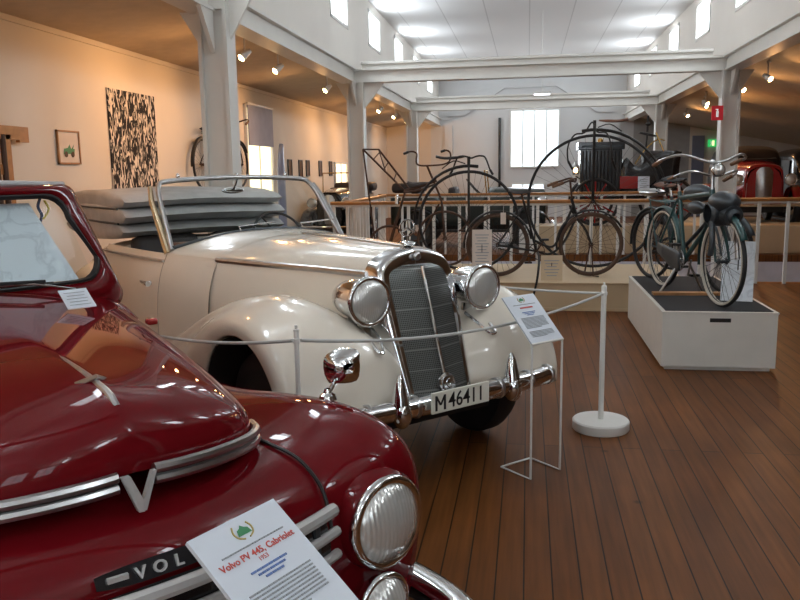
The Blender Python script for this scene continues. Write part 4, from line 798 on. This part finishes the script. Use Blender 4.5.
def safety_bike(label, p0, p1, z, Rw, frame_m, metal, tire, rim, loop=False, tr=.018, bars='up', grp=None, name='bicycle', seat_m=None, wall=None, fr=.014, seat_h=.88, bar_h=1.02, sl=.26):
    e = empty(name, label, 'bicycle', (0,0,0), 0, grp); wb = place(e, p0, p1, z); xr, xf = -wb/2, wb/2
    bike_wheel(e, (xr,0,Rw), Rw, tire, rim, tr=tr, wall=wall); bike_wheel(e, (xf,0,Rw), Rw, tire, rim, tr=tr, wall=wall)
    bb = Vector((xr+.44,0,.29)); st = Vector((xr+.29,0,seat_h-.12)); ht = Vector((xf-.22,0,.86)); hb = Vector((xf-.165,0,.68)); ra = Vector((xr,0,Rw)); fa = Vector((xf,0,Rw))
    f = MB().tube([bb, st], fr, 10).tube([ht+(ht-hb)*.15, hb-(ht-hb)*.15], fr*1.25, 10)
    if loop:
        f.tube([ht*.7+hb*.3, Vector((xf-.33,0,.52)), Vector((xr+.62,0,.34)), bb+Vector((-.02,0,.12))], fr, 10, smooth=5); f.tube([hb, Vector((xf-.30,0,.40)), Vector((xr+.60,0,.26)), bb], fr, 10, smooth=5)
    else:
        f.tube([ht, st-Vector((-.01,0,.05))], fr, 10); f.tube([hb, bb], fr*1.1, 10)
    for s in (-1, 1): f.tube([bb+Vector((0,s*.03,0)), ra+Vector((0,s*.055,0))], fr*.6, 8); f.tube([st+Vector((0,s*.015,-.06)), ra+Vector((0,s*.055,0))], fr*.55, 8)
    f.build('frame', frame_m, e)
    k = MB().tube([hb-(ht-hb)*.15-Vector((0,.045,0)), hb-(ht-hb)*.15+Vector((0,.045,0))], fr, 8)
    for s in (-1, 1): k.tube([hb-(ht-hb)*.15+Vector((0,s*.045,0)), Vector((xf-.06,s*.05,Rw+.16)), fa+Vector((0,s*.055,0))], [fr*.9,fr*.5], 8, smooth=4)
    k.build('fork', frame_m, e)
    MB().tube([st, st+Vector((-.03,0,.10))], .012, 8).build('seat_post', metal, e); saddle(e, (xr+.25,0,seat_h), seat_m or M['dark_leather'], True, sl)
    top = Vector((xf-.245,0,bar_h)); h = MB().tube([ht, top], .012, 8)
    if bars == 'up': path = [(-.21,.30,-.05),(-.07,.29,0.0),(.03,.22,.03),(.05,.08,.0),(.05,0,-.01)]
    elif bars == 'wide': path = [(-.32,.33,-.02),(-.14,.34,.02),(-.02,.24,.05),(.05,.08,.0),(.05,0,-.01)]
    else: path = [(-.02,.26,-.14),(.05,.25,-.06),(.06,.18,.02),(.05,.08,.01),(.05,0,0)]
    L_ = [top+Vector(p) for p in path]; R_ = [top+Vector((p[0],-p[1],p[2])) for p in path[:-1]][::-1]
    h.tube(L_+R_, .011, 8, smooth=4).tube([top, top+Vector((.05,0,-.005))], .012, 8); ho = h.build('handlebar', metal, e)
    for s in (1, -1):
        a, b_ = Vector(path[0]), Vector(path[1]); a = Vector((a.x, a.y*s, a.z)); b_ = Vector((b_.x, b_.y*s, b_.z)); MB().tube([top+a+(a-b_).normalized()*.02, top+a.lerp(b_, .75)], .017, 10).build('grip', M['cork'], ho)
    crank(e, bb, metal)
    MB().tube([bb+Vector((0,-.05,.08)), ra+Vector((0,-.05,.035)), ra+Vector((0,-.05,-.035)), bb+Vector((0,-.05,-.08)), bb+Vector((0,-.05,.08))], .005, 5).build('chain', M['black'], e)
    mudguard(e, (xr,0,Rw), Rw+.012, 10, 185, frame_m); mudguard(e, (xf,0,Rw), Rw+.012, 30, 190, frame_m)
    return e, wb, xr, xf

# old lady's bicycle in front
safety = safety_bike('old black loop-frame bicycle with brown tyres and dress guard standing side-on', (-.335,9.13), (.715,9.2), PZ, .365, M['black'], M['rust'], M['brown_tire'], M['rust'], loop=True, tr=.025, bars='up', seat_h=.98, bar_h=1.08)
eb, wb, xr, xf = safety
g = MB()
for k in range(13): a = R(20+k*11); g.tube([(xr+.38*math.cos(a), .045, .365+.38*math.sin(a)), (xr+.16, .05, .33)], .002, 4); g.tube([(xr+.38*math.cos(a), -.045, .365+.38*math.sin(a)), (xr+.16, -.05, .33)], .002, 4)
g.build('dress_guard', M['black'], eb)
MB().tube([(xf,.06,.365),(xf-.05,.10,.012),(xf-.12,.14,.01)], .008, 6).tube([(xf,-.06,.365),(xf+.02,-.10,.012),(xf+.08,-.12,.01)], .008, 6).build('display_stand', M['rust'], eb)
# high wheelers
def high_wheeler(label, c, ang, Rb, Rs, z, bars, seat_m, turn=0):
    e = empty('high_wheel_bicycle', label, 'bicycle', (c[0], c[1], z), ang, 'high wheel bicycles on the platform'); I = M['black']
    bw = bike_wheel(e, (0,0,Rb), Rb, M['rubber'], I, 44, .018, 'big_wheel')
    a0, a1 = R(80), R(180+24); cs = Vector((-(Rb+Rs)*.93, 0, Rs)); bb = MB(); rad = []
    pts = [Vector(((Rb+.05)*math.cos(a0+(a1-a0)*t/14*.86), 0, Rb+(Rb+.05)*math.sin(a0+(a1-a0)*t/14*.86))) for t in range(15)]+[cs+Vector((.03,0,Rs+.05))]
    bb.tube(pts, [.02,.011], 10)
    for s in (-1, 1): bb.tube([cs+Vector((.03,0,Rs+.05)), cs+Vector((.01,s*.03,Rs*.7)), cs+Vector((0,s*.035,0))], .008, 6)
    bb.build('backbone', I, e)
    bike_wheel(e, tuple(cs), Rs, M['rubber'], I, 16, .011, 'small_wheel')
    hd = Vector((.0,0,2*Rb+.10)); fk = MB().tube([hd+Vector((0,0,.06)), hd-Vector((0,0,.06))], .019, 10)
    for s in (-1, 1): fk.tube([hd-Vector((0,0,.05)), Vector((0,s*.05,2*Rb-.06)), Vector((0,s*.06,Rb))], .0115, 8, smooth=3)
    fk.build('fork', I, e)
    H = MB(); t = hd+Vector((.03,0,.04))
    path = {'down':[(.0,.26,-.20),(-.0,.225,-.14),(.0,.17,.0),(.0,.12,.025),(.0,.06,.02)], 'drop':[(-.04,.34,-.56),(.03,.35,-.46),(.05,.34,-.28),(.03,.25,-.14),(.02,.10,-.12)], 'crown':[(-.20,.30,.05),(-.14,.33,.0),(-.05,.30,-.1),(.0,.18,-.1),(.01,.08,-.03)]}[bars]
    rt = Matrix.Rotation(turn, 3, 'Z'); H.tube([t+rt@Vector(p) for p in path]+[t]+[t+rt@Vector((p[0],-p[1],p[2])) for p in path[::-1]], .010, 8, smooth=4); ho = H.build('handlebar', I, e)
    for s in (1, -1): q = [Vector((p[0], s*p[1], p[2])) for p in path[:2]]; MB().tube([t+rt@q[0], t+rt@q[1]], .015, 8).build('grip', M['black'], ho)
    saddle(e, (-.22,0,2*Rb+.165), seat_m, False, .34)
    MB().tube([(-.04,0,2*Rb+.075),(-.18,0,2*Rb+.11),(-.32,0,2*Rb+.02)], .007, 6, smooth=3).build('saddle_spring', I, e)
    cr_ = MB().tube([(0,-.10,Rb),(0,.10,Rb)], .012, 8)
    for s in (-1, 1): cr_.tube([(0,s*.09,Rb),(.10*s,s*.10,Rb-.10)], .008, 6).box((.10*s,s*.14,Rb-.10), (.06,.07,.018))
    cr_.build('cranks', M['rust'], e)
    return e
high_wheeler('old black high wheel bicycle with drooping handlebar, tucked in just right of the mascot', (-.70, 9.58), R(8), .61, .20, PZ, 'down', M['black'], R(80))
high_wheeler('tallest high wheel bicycle, huge thin wheel and brown saddle beside the bright end window', (.79, 10.02), R(180-11), .815, .2, PZ, 'drop', M['leather'], R(55))
# iron velocipede with lattice back at the left end of the platform
e = empty('velocipede', 'rusty iron velocipede with a lattice back and curled high handlebar', 'bicycle', (-1.66, 10.05, PZ)); I = M['rust']
bike_wheel(e, (-.10,0,.27), .27, M['brown_tire'], I, 20, .014); bike_wheel(e, (.62,.0,.36), .36, M['brown_tire'], I, 24, .015)
b = MB(); A, A2 = Vector((-.40,-.10,1.50)), Vector((-.24,.12,1.50))
b.tube([A, Vector((.12,-.10,.98))], .013, 6); b.tube([A2, Vector((.18,.10,.96))], .013, 6); b.tube([A, A2], .01, 6); b.tube([A, Vector((-.26,-.10,.27))], .011, 6)
for k in (.25,.5,.75): b.tube([A.lerp(Vector((.12,-.10,.98)),k), A2.lerp(Vector((.18,.10,.96)),max(0,k-.2))], .008, 6)
b.tube([A2, A.lerp(Vector((.12,-.10,.98)),.55)], .008, 6)
b.build('lattice_back', I, e)
b = MB().tube([(.10,0,.97),(.30,0,1.02),(.52,0,1.10)], .02, 8).tube([(.10,-.08,.95),(.32,-.04,.98),(.50,-.02,1.05)], .012, 6).tube([(-.10,.06,.27),(.0,.05,.6),(.12,0,.97)], .013, 8).tube([(-.10,-.06,.27),(.0,-.05,.6),(.12,0,.97)], .013, 8).tube([(-.10,0,.27),(.3,0,.35),(.55,0,.8)], .012, 8); b.build('frame', I, e)
b = MB().tube([(.40,0,1.28),(.47,0,1.12),(.58,0,.85),(.62,.05,.36)], .014, 8).tube([(.58,0,.85),(.62,-.05,.36)], .012, 8); b.build('fork', I, e)
b = MB(); P = [(.12,.0,1.44),(.17,.02,1.46),(.23,.02,1.46),(.27,.01,1.43),(.265,0,1.37),(.27,0,1.31),(.33,0,1.285),(.45,0,1.285),(.60,0,1.295),(.68,0,1.33),(.70,0,1.40),(.685,0,1.45),(.64,0,1.47),(.585,0,1.455)]
ho = b.tube(P, .011, 8, smooth=4).build('handlebar', I, e); MB().tube([(.10,0,1.435),(.16,.018,1.458)], .016, 8).build('grip', M['black'], ho); MB().tube([(.575,0,1.452),(.63,0,1.47)], .016, 8).build('grip', M['black'], ho)
saddle(e, (.28,0,1.08), M['dark_leather'], False)
MB().lathe([(.02,0),(.028,.01),(.026,.10),(.012,.13)], (.03,-.12,.80), (0,0,1), 12).build('oil_lamp', M['chrome'], e)
# teal moped in front on the plinth
em, wb, xr, xf = safety_bike('teal moped with grey motor over its white-walled front wheel, on the felt topped box', (1.215,7.40), (1.475,6.32), TZ, .35, M['green'], M['soft_chrome'], M['rubber'], M['greyalu'], bars='wide', name='moped', wall=M['whitewall'], fr=.018, seat_h=.98, bar_h=1.11, sl=.32, seat_m=M['rubber'])
m_ = MB().ell((xf-.02,0,.80), (.15,.11,.085), 20, 12).build('fuel_tank', M['greyalu'], em)
b = MB().lathe([(.07,-.11),(.095,-.09),(.1,0),(.095,.09),(.07,.11)], (xf-.06,0,.715), (0,1,0), 22); b.lathe([(.05,.0),(.055,.02),(.055,.1),(.03,.12)], (xf+.05,0,.71), (1,0,-.1), 16)
for k in range(5): b.lathe([(.03,0),(.075,.003),(.075,.009),(.03,.012)], (xf+.055+.018*k,0,.705), (1,0,-.1), 16)
b.build('motor', M['greyalu'], em); MB().tube([(xf-.02,.10,.68),(xf-.05,.13,.5),(xf-.02,.13,.36)], .018, 10, smooth=3).build('exhaust_pipe', M['soft_chrome'], em)
MB().tube([(xf-.02,-.09,.66),(xf+.02,-.10,.52),(xf+.0,-.10,.40)], .022, 10, smooth=3).build('silencer', M['greyalu'], em)
headlamp(em, (xf-.13,0,1.04), .046, .08, (1,0,-.05), True, .007)
b = MB()
for s in (-1, 1): b.tube([(xr+.22,s*.06,.76),(xr-.20,s*.07,.78)], .007, 6); b.tube([(xr-.18,s*.07,.78),(xr,s*.06,.36)], .006, 6)
for k in range(5): b.tube([(xr+.15-.08*k,-.065,.77),(xr+.15-.08*k,.065,.77)], .005, 6)
b.build('luggage_rack', M['green'], em)
b = MB()
for s in (-1, 1): b.tube([(xr+.44,s*.04,.27),(xr+.40,s*.19,.008)], .010, 8)
b.build('kick_stand', M['soft_chrome'], em)
MB().grid([[(xr+.52,-.075,.36),(xr+.52,-.085,.29),(xr+.52,-.075,.21)],[(xr+.40,-.075,.38),(xr+.40,-.085,.29),(xr+.40,-.075,.20)],[(xr+.05,-.075,.41),(xr+.05,-.085,.36),(xr+.05,-.075,.32)]], 3, 3).build('chain_guard', M['greyalu'], em, thick=.01)
MB().ell((xr+.62,0,.74), (.14,.05,.055)).build('tool_bag', M['greyalu'], em)
tag(MB().b2((-.30,-.045,0),(.30,.045,.022)).build('wooden_batten', M['wood'], smooth=False), 'short wooden batten lying on black felt under the moped stand', 'batten')
bt = bpy.data.objects['wooden_batten']; bt.location = (1.36, 6.92, TZ); bt.rotation_euler = (0,0,R(2))
# second motor bicycle behind it
e2, wb, xr, xf = safety_bike('grey motor bicycle standing behind the teal moped, partly hidden by it', (1.20,7.98), (1.66,6.98), TZ, .335, M['greyalu'], M['soft_chrome'], M['rubber'], M['greyalu'], bars='up', name='motor_bicycle', seat_m=M['leather'], fr=.016, seat_h=.92, bar_h=1.0)
MB().ell((xf-.42,0,.84), (.2,.06,.08)).build('fuel_tank', M['greyalu'], e2); MB().lathe([(.09,-.04),(.1,-.03),(.1,.03),(.09,.04)], (xr,0,.335), (0,1,0), 24).build('drum_brake', M['rust'], e2)
MB().box((xr-.06,.10,.68),(.22,.08,.24)).build('pannier_bag', M['leather'], e2, bevel=.03); MB().ell((xr-.05,.02,.83),(.18,.10,.04)).build('rolled_bag', M['soft_chrome'], e2)
# cards standing with the bicycles
def card(label, p, w, h, rz, m, tilt=R(-10), name='information_card'):
    e = empty(name, label, 'card', p, rz); o = MB().b2((-w/2,-.003,0),(w/2,.003,h)).build('card_sheet', m, e, smooth=False); o.rotation_euler = (tilt,0,0)
    if m is M['sketch']: MB().tube([(0,.01,h*.7),(0,.10,0.006)], .004, 6).build('prop', M['black'], e); return e
    b = MB()
    for k in range(int(h/.035)-2): b.box((0,-.004,h-.06-.033*k),(w*(.7-.12*(k%3)),.001,.009))
    b.build('printed_lines', M['greyink'], o, smooth=False); MB().tube([(0,.01,h*.7),(0,.10,0.006)], .004, 6).build('prop', M['black'], e); return e
card('pinkish white information card leaning beside the old black bicycle', (-.50,8.86,PZ), .22, .56, R(3), M['warmpaper'], R(-6))
card('beige card standing on the platform under the biggest wheel', (.27,8.80,PZ), .235, .28, R(2), M['beigepaper'])
e = card('white drawing sheet propped on the felt behind the moped front wheel', (1.66,6.60,TZ), .24, .48, R(-14), M['sketch'], R(-8), 'drawing_card')
e = empty('paper_tag', 'small white paper tag tied under the old bicycle handlebar', 'tag', (-.27,9.02,1.08)); MB().b2((-.03,-.002,-.16),(.03,.002,-.03)).build('tag_sheet', M['warmpaper'], e, smooth=False); MB().tube([(0,0,-.03),(0,.03,.0),(0,.07,.05)], .002, 4).build('tag_string', M['rope'], e)
ca = tag(MB().tube([(.12,9.02,.60),(.13,8.85,.56),(.125,8.64,.48),(.105,8.60,.32),(.06,8.60,.12)], .012, 8, smooth=5).build('black_cable', M['rubber']), 'black cable hanging down over the beige platform front edge', 'cable')
# bicycle hung on the left wall
hb_, wb, xr, xf = safety_bike('old bicycle hung up on the cream wall, half hidden by the big left column', (WL+.10,10.82), (WL+.10,12.28), 1.31, .36, M['black'], M['rust'], M['rubber'], M['rust'], bars='up', name='wall_bicycle')
MB().tube([(xr+.3,.095,.70),(xr+.3,-.02,.72)], .01, 6).tube([(xf-.3,.095,.83),(xf-.3,-.02,.85)], .01, 6).build('wall_hook', M['black'], hb_)
# ------------------------------------------------------------------ vehicles beyond the stair opening
def old_car(name, label, loc, rz, body_m, fend_m, closed=True, L=3.9, W=1.5, H=1.75, lamp=True, hood_z=1.15, roof_m=None):
    """front of the car towards local -y"""
    e = empty(name, label, 'car', loc, rz); w = W/2; k = L/3.9; zb = .45
    MB().grid([[(0,y,hz),(w*.3*t,y,hz-.015),(w*.52*t,y,hz-.09),(w*.58*t,y,hz-.28),(w*.6*t,y,zb)] for y, hz, t in ((0,hood_z-.06,.72),(.03*k,hood_z-.03,.76),(.08*k,hood_z,.8),(.7*k,hood_z+.02,1.0),(1.35*k,hood_z+.05,1.3))], 3, 3, True).build('bonnet', body_m, e, thick=.01)
    MB().grid([[(0,-.03,hood_z-.06),(w*.12,-.02,hood_z-.08),(w*.2,0,hood_z-.16)],[(0,-.06,.8),(w*.13,-.04,.8),(w*.2,0,.8)],[(0,-.03,.5),(w*.11,-.02,.5),(w*.18,0,.5)]], 3, 3, True).build('radiator_grille', M['soft_chrome'], e)
    MB().add([(-w*.42,.0,zb),(w*.42,.0,zb),(w*.40,.0,hood_z-.3),(w*.33,.0,hood_z-.16),(w*.2,0,hood_z-.08),(-w*.2,0,hood_z-.08),(-w*.33,.0,hood_z-.16),(-w*.40,.0,hood_z-.3)], [tuple(range(8))]).build('nose_panel', body_m, e, smooth=False)
    if closed:
        sec = lambda y, hw, z1: [(0,y,z1),(hw*.55,y,z1-.015),(hw*.88,y,z1-.09),(hw*.97,y,z1-.3),(hw,y,1.12),(hw+.02,y,.9),(hw,y,zb)]
        c = MB().grid([sec(y*k, w*.82*t, z) for y, t, z in ((1.36,.86,hood_z+.03),(1.45,.9,hood_z+.25),(1.62,.95,H-.06),(2.1,1,H),(2.9,1,H-.02),(3.35,.95,H-.18),(3.65,.85,H-.65),(3.85,.7,.85))], 3, 3, True).build('cabin', roof_m or body_m, e, thick=.01)
        for s in (-1, 1):
            for y0, y1 in ((1.72,2.3),(2.4,2.95)): MB().grid([[(s*(w*.82*.985+.012),y*k,1.16),(s*(w*.82*.955+.014),y*k,H-.27)] for y in (y0,y1)]).build('side_window', M['greyalu'], c, smooth=False)
        MB().grid([[(x*w*.6,1.385*k-.01,hood_z+.10),(x*w*.55,1.54*k,H-.16)] for x in (-1,-.5,0,.5,1)]).build('windscreen', M['greyalu'], c, smooth=False)
    else:
        c = MB().grid([[(w*.78*t,y*k,1.06),(w*.84*t,y*k,.85),(w*.8*t,y*k,zb)] for y, t in ((1.36,.85),(1.9,1),(2.8,1),(3.4,.9),(3.75,.6),(3.85,.05))], 3, 3, True).build('tub', body_m, e, thick=.02)
        for y in (1.95, 2.85): MB().box((0,y*k,.75),(W*.7,.5,.2)).build('seat_cushion', M['dark_leather'], e, bevel=.04); MB().box((0,(y+.3)*k,1.0),(W*.7,.14,.4)).build('seat_backrest', M['dark_leather'], e, bevel=.04)
        MB().tube([(-w*.7,1.4*k,1.05),(-w*.7,1.46*k,1.52),(w*.7,1.46*k,1.52),(w*.7,1.4*k,1.05)], .015, 6).build('windscreen_frame', M['brass'], e)
        MB().box((0,3.35*k,1.2),(W*.8,.6,.2)).build('folded_hood', M['dark_leather'], e, bevel=.07)
        MB().ring((.3,1.8*k,1.2),(0,-.7,.6),.2,.012,24,6).tube([(.3,1.8*k,1.2),(.3,1.4*k,.9)],.015,6).build('steering_wheel', M['interior'], e)
    for s in (-1, 1):
        for yc in (.42*k, 3.05*k):
            wheel(e, (s*(w-.12), yc, .36), .36, .13, M['greyalu'])
            MB().grid([[(s*(w-.24+.26*b/4), yc-.47*math.cos(R(15+150*t/10)), .36+.45*math.sin(R(15+150*t/10))-(.04 if b in (0,4) else 0)) for b in range(5)] for t in range(11)], 2, 2).build('fender', fend_m, e, thick=.012)
        MB().b2((s*(w-.2),.85*k,.33),(s*w,2.6*k,.37)).build('running_board', M['rubber'], e)
        if lamp: headlamp(e, (s*w*.62,.0,.92), .1, .18, (0,-1,0), True, .014)
    MB().tube([(-w*.95,-.16,.45),(0,-.2,.45),(w*.95,-.16,.45)], .03, 8, smooth=3).build('bumper', M['chrome'], e)
    MB().b2((-w*.5,.1,.3),(w*.5,3.6*k,.46)).build('chassis', M['interior'], e, smooth=False)
    return e
old_car('touring_car', 'dark green open touring car side-on beyond the far railing', (.35, 16.3, 0), R(90), M['dgreen'], M['gloss_black'], False, 3.2, 1.45, 1.5)
old_car('black_saloon', 'tall black vintage saloon in the right aisle, at the back of the cars there', (6.5, 17.2, 0), R(0), M['gloss_black'], M['gloss_black'], True, 4.3, 1.8, 1.92, hood_z=1.3)
old_car('red_car', 'bright red car with a black cabin just beyond the column with the red sign', (4.40, 15.95, .35), R(-4), M['bright_red'], M['bright_red'], True, 3.4, 1.5, 1.6, hood_z=1.22, roof_m=M['gloss_black'])
tag(MB().b2((3.58,15.6,0),(5.28,19.7,.35)).build('vehicle_podium', M['platform'], smooth=False, bevel=.01), 'low podium carrying the red car in the right aisle', 'platform')
old_car('small_dark_car', 'small dark car by the sunny window in the left aisle', (-3.95, 15.6, 0), R(0), M['gloss_black'], M['gloss_black'], False, 3.0, 1.15, 1.4)
# antique motor carriage on the podium
e = empty('motor_carriage', 'black antique motor carriage with ribbed upright radiator and brass lamp, on the beige podium', 'car', (1.65, 15.12, .50)); K = M['gloss_black']
b = MB().b2((-.72,-.25,.55),(.02,.25,1.42)).b2((-.76,-.28,1.36),(.06,.28,1.50))
rb = b.build('radiator_housing', K, e, smooth=False, bevel=.015)
b = MB()
for i in range(11): b.tube([(-.67+.064*i,-.26,.60),(-.67+.064*i,-.26,1.34)], .014, 6)
b.build('radiator_ribs', M['black'], rb); MB().lathe([(.05,0),(.05,.05),(.03,.07),(0,.075)], (-.35,0,1.50), (0,0,1), 14).build('filler_cap', M['brass'], rb); MB().b2((-.70,-.285,1.40),(.0,-.28,1.44)).build('maker_bar', M['greyalu'], rb)
MB().grid([[(.02,-.3,.5),(.02,-.3,1.0),(.1,-.28,1.22)],[(.25,-.3,.5),(.25,-.3,.95),(.3,-.28,1.05)],[(.6,-.3,.5),(.6,-.3,1.0),(.66,-.28,1.30)],[(1.0,-.3,.5),(1.0,-.3,1.0),(1.04,-.28,1.3)]], 3, 3).build('body_panel', K, e, thick=.5)
MB().box((.72,.05,1.2),(.62,.5,.26)).build('seat_bench', M['dark_leather'], e, bevel=.06)
MB().b2((-.02,-.34,.66),(.30,-.30,.88)).build('tool_box', M['bright_red'], e, bevel=.01)
sc = MB().tube([(.42,-.1,.9),(.46,-.1,1.60)], .018, 8).ring((.47,-.1,1.62),(.25,0,1),.15,.012,24,6).build('steering_column', M['black'], e)
MB().tube([(.46,-.1,1.66),(.47,-.1,1.95)], .02, 8).ell((.47,-.1,1.80),(.05,.04,.03)).build('horn_bulb', M['rubber'], sc)
MB().tube([(.60,-.15,1.65),(.95,-.25,.8)], .014, 6).build('brake_lever', M['brass'], e); MB().tube([(.25,-.2,1.1),(.42,-.2,1.35),(.62,-.2,1.52),(.75,-.2,1.50)], .012, 6, smooth=3).build('hand_lever', M['brass'], e)
l = MB().lathe([(.05,-.10),(.06,-.08),(.06,.06),(.03,.10),(.02,.15)], (-.80,-.30,1.02), (0,0,1), 14).build('side_lamp', M['soft_chrome'], e); MB().ell((-.80,-.35,1.0),(.035,.03,.045)).build('lamp_glass', M['bulb'], l); MB().tube([(-.80,-.28,.9),(-.72,-.2,.85)], .012, 6).build('lamp_bracket', M['brass'], l)
for x in (-.45, .85):
    for y in (-.42, .55):
        w_ = MB().ring((0,0,0),(0,1,0),.40,.03,40,8).build('wheel', M['black'], e); w_.location = (x, y, .43); s = MB()
        for q in range(12): a = 2*PI*q/12; s.tube([(0,0,0),(.39*math.cos(a),0,.39*math.sin(a))], .014, 6)
        s.build('spokes', M['bright_red'], w_); MB().lathe([(.06,-.06),(.07,0),(.06,.06)],(0,0,0),(0,1,0),14).build('hub', M['brass'], w_)
MB().b2((-.75,-.3,.40),(1.25,.45,.52)).build('chassis', M['black'], e, smooth=False)
card('white paper sheet resting on the antique motor carriage sill', (2.02,14.58,1.12), .2, .26, R(4), M['paper'], R(-5), 'paper_sheet')
# pale board wall behind the stair opening at left end
tag(MB().b2((-.15,14.8,0),(.10,15.1,.42)).build('white_crate', M['white'], smooth=False, bevel=.01), 'small white crate on the floor beside the beige podium', 'crate')

# ------------------------------------------------------------------ camera and daylight
cam = bpy.data.cameras.new('camera'); cam.sensor_width = 36; cam.lens = 790/800*36; cam.clip_end = 100
co = bpy.data.objects.new('camera', cam); COL.objects.link(co)
co.matrix_world = Matrix(((0.987341,-0.010344,0.158272,0.000),(0.157870,0.160337,-0.974356,0.000),(-0.015299,0.987008,0.159940,1.520),(0,0,0,1)))
scn.camera = co
def area(name, loc, d, sx, sy, power, col, spread=PI):
    li = bpy.data.lights.new(name, 'AREA'); li.shape = 'RECTANGLE'; li.size = sx; li.size_y = sy; li.energy = power; li.color = col; li.spread = spread
    o = bpy.data.objects.new(name, li); COL.objects.link(o); o.location = loc; o.rotation_euler = Vector(d).to_track_quat('-Z', 'Z').to_euler(); return o
for y in WY:
    area('daylight', (XL+.185, y, 4.13), (1, 0, .12), 1.0, .55, 22, (.84,.92,1)); area('daylight', (XR-.065, y, 4.13), (-1, 0, .12), 1.0, .55, 22, (.84,.92,1))
area('daylight_end', (.17, YE-.1, 2.4), (0, -1, -.1), 1.4, 1.6, 60, (.88,.94,1))
w = bpy.data.worlds.new('world'); scn.world = w; w.use_nodes = True; w.node_tree.nodes['Background'].inputs[0].default_value = (.75,.85,1,1); w.node_tree.nodes['Background'].inputs[1].default_value = .5
scn.view_settings.view_transform = 'Standard'; scn.view_settings.look = 'None'; scn.view_settings.exposure = .22
scn.cycles.use_denoising = True; scn.cycles.max_bounces = 6
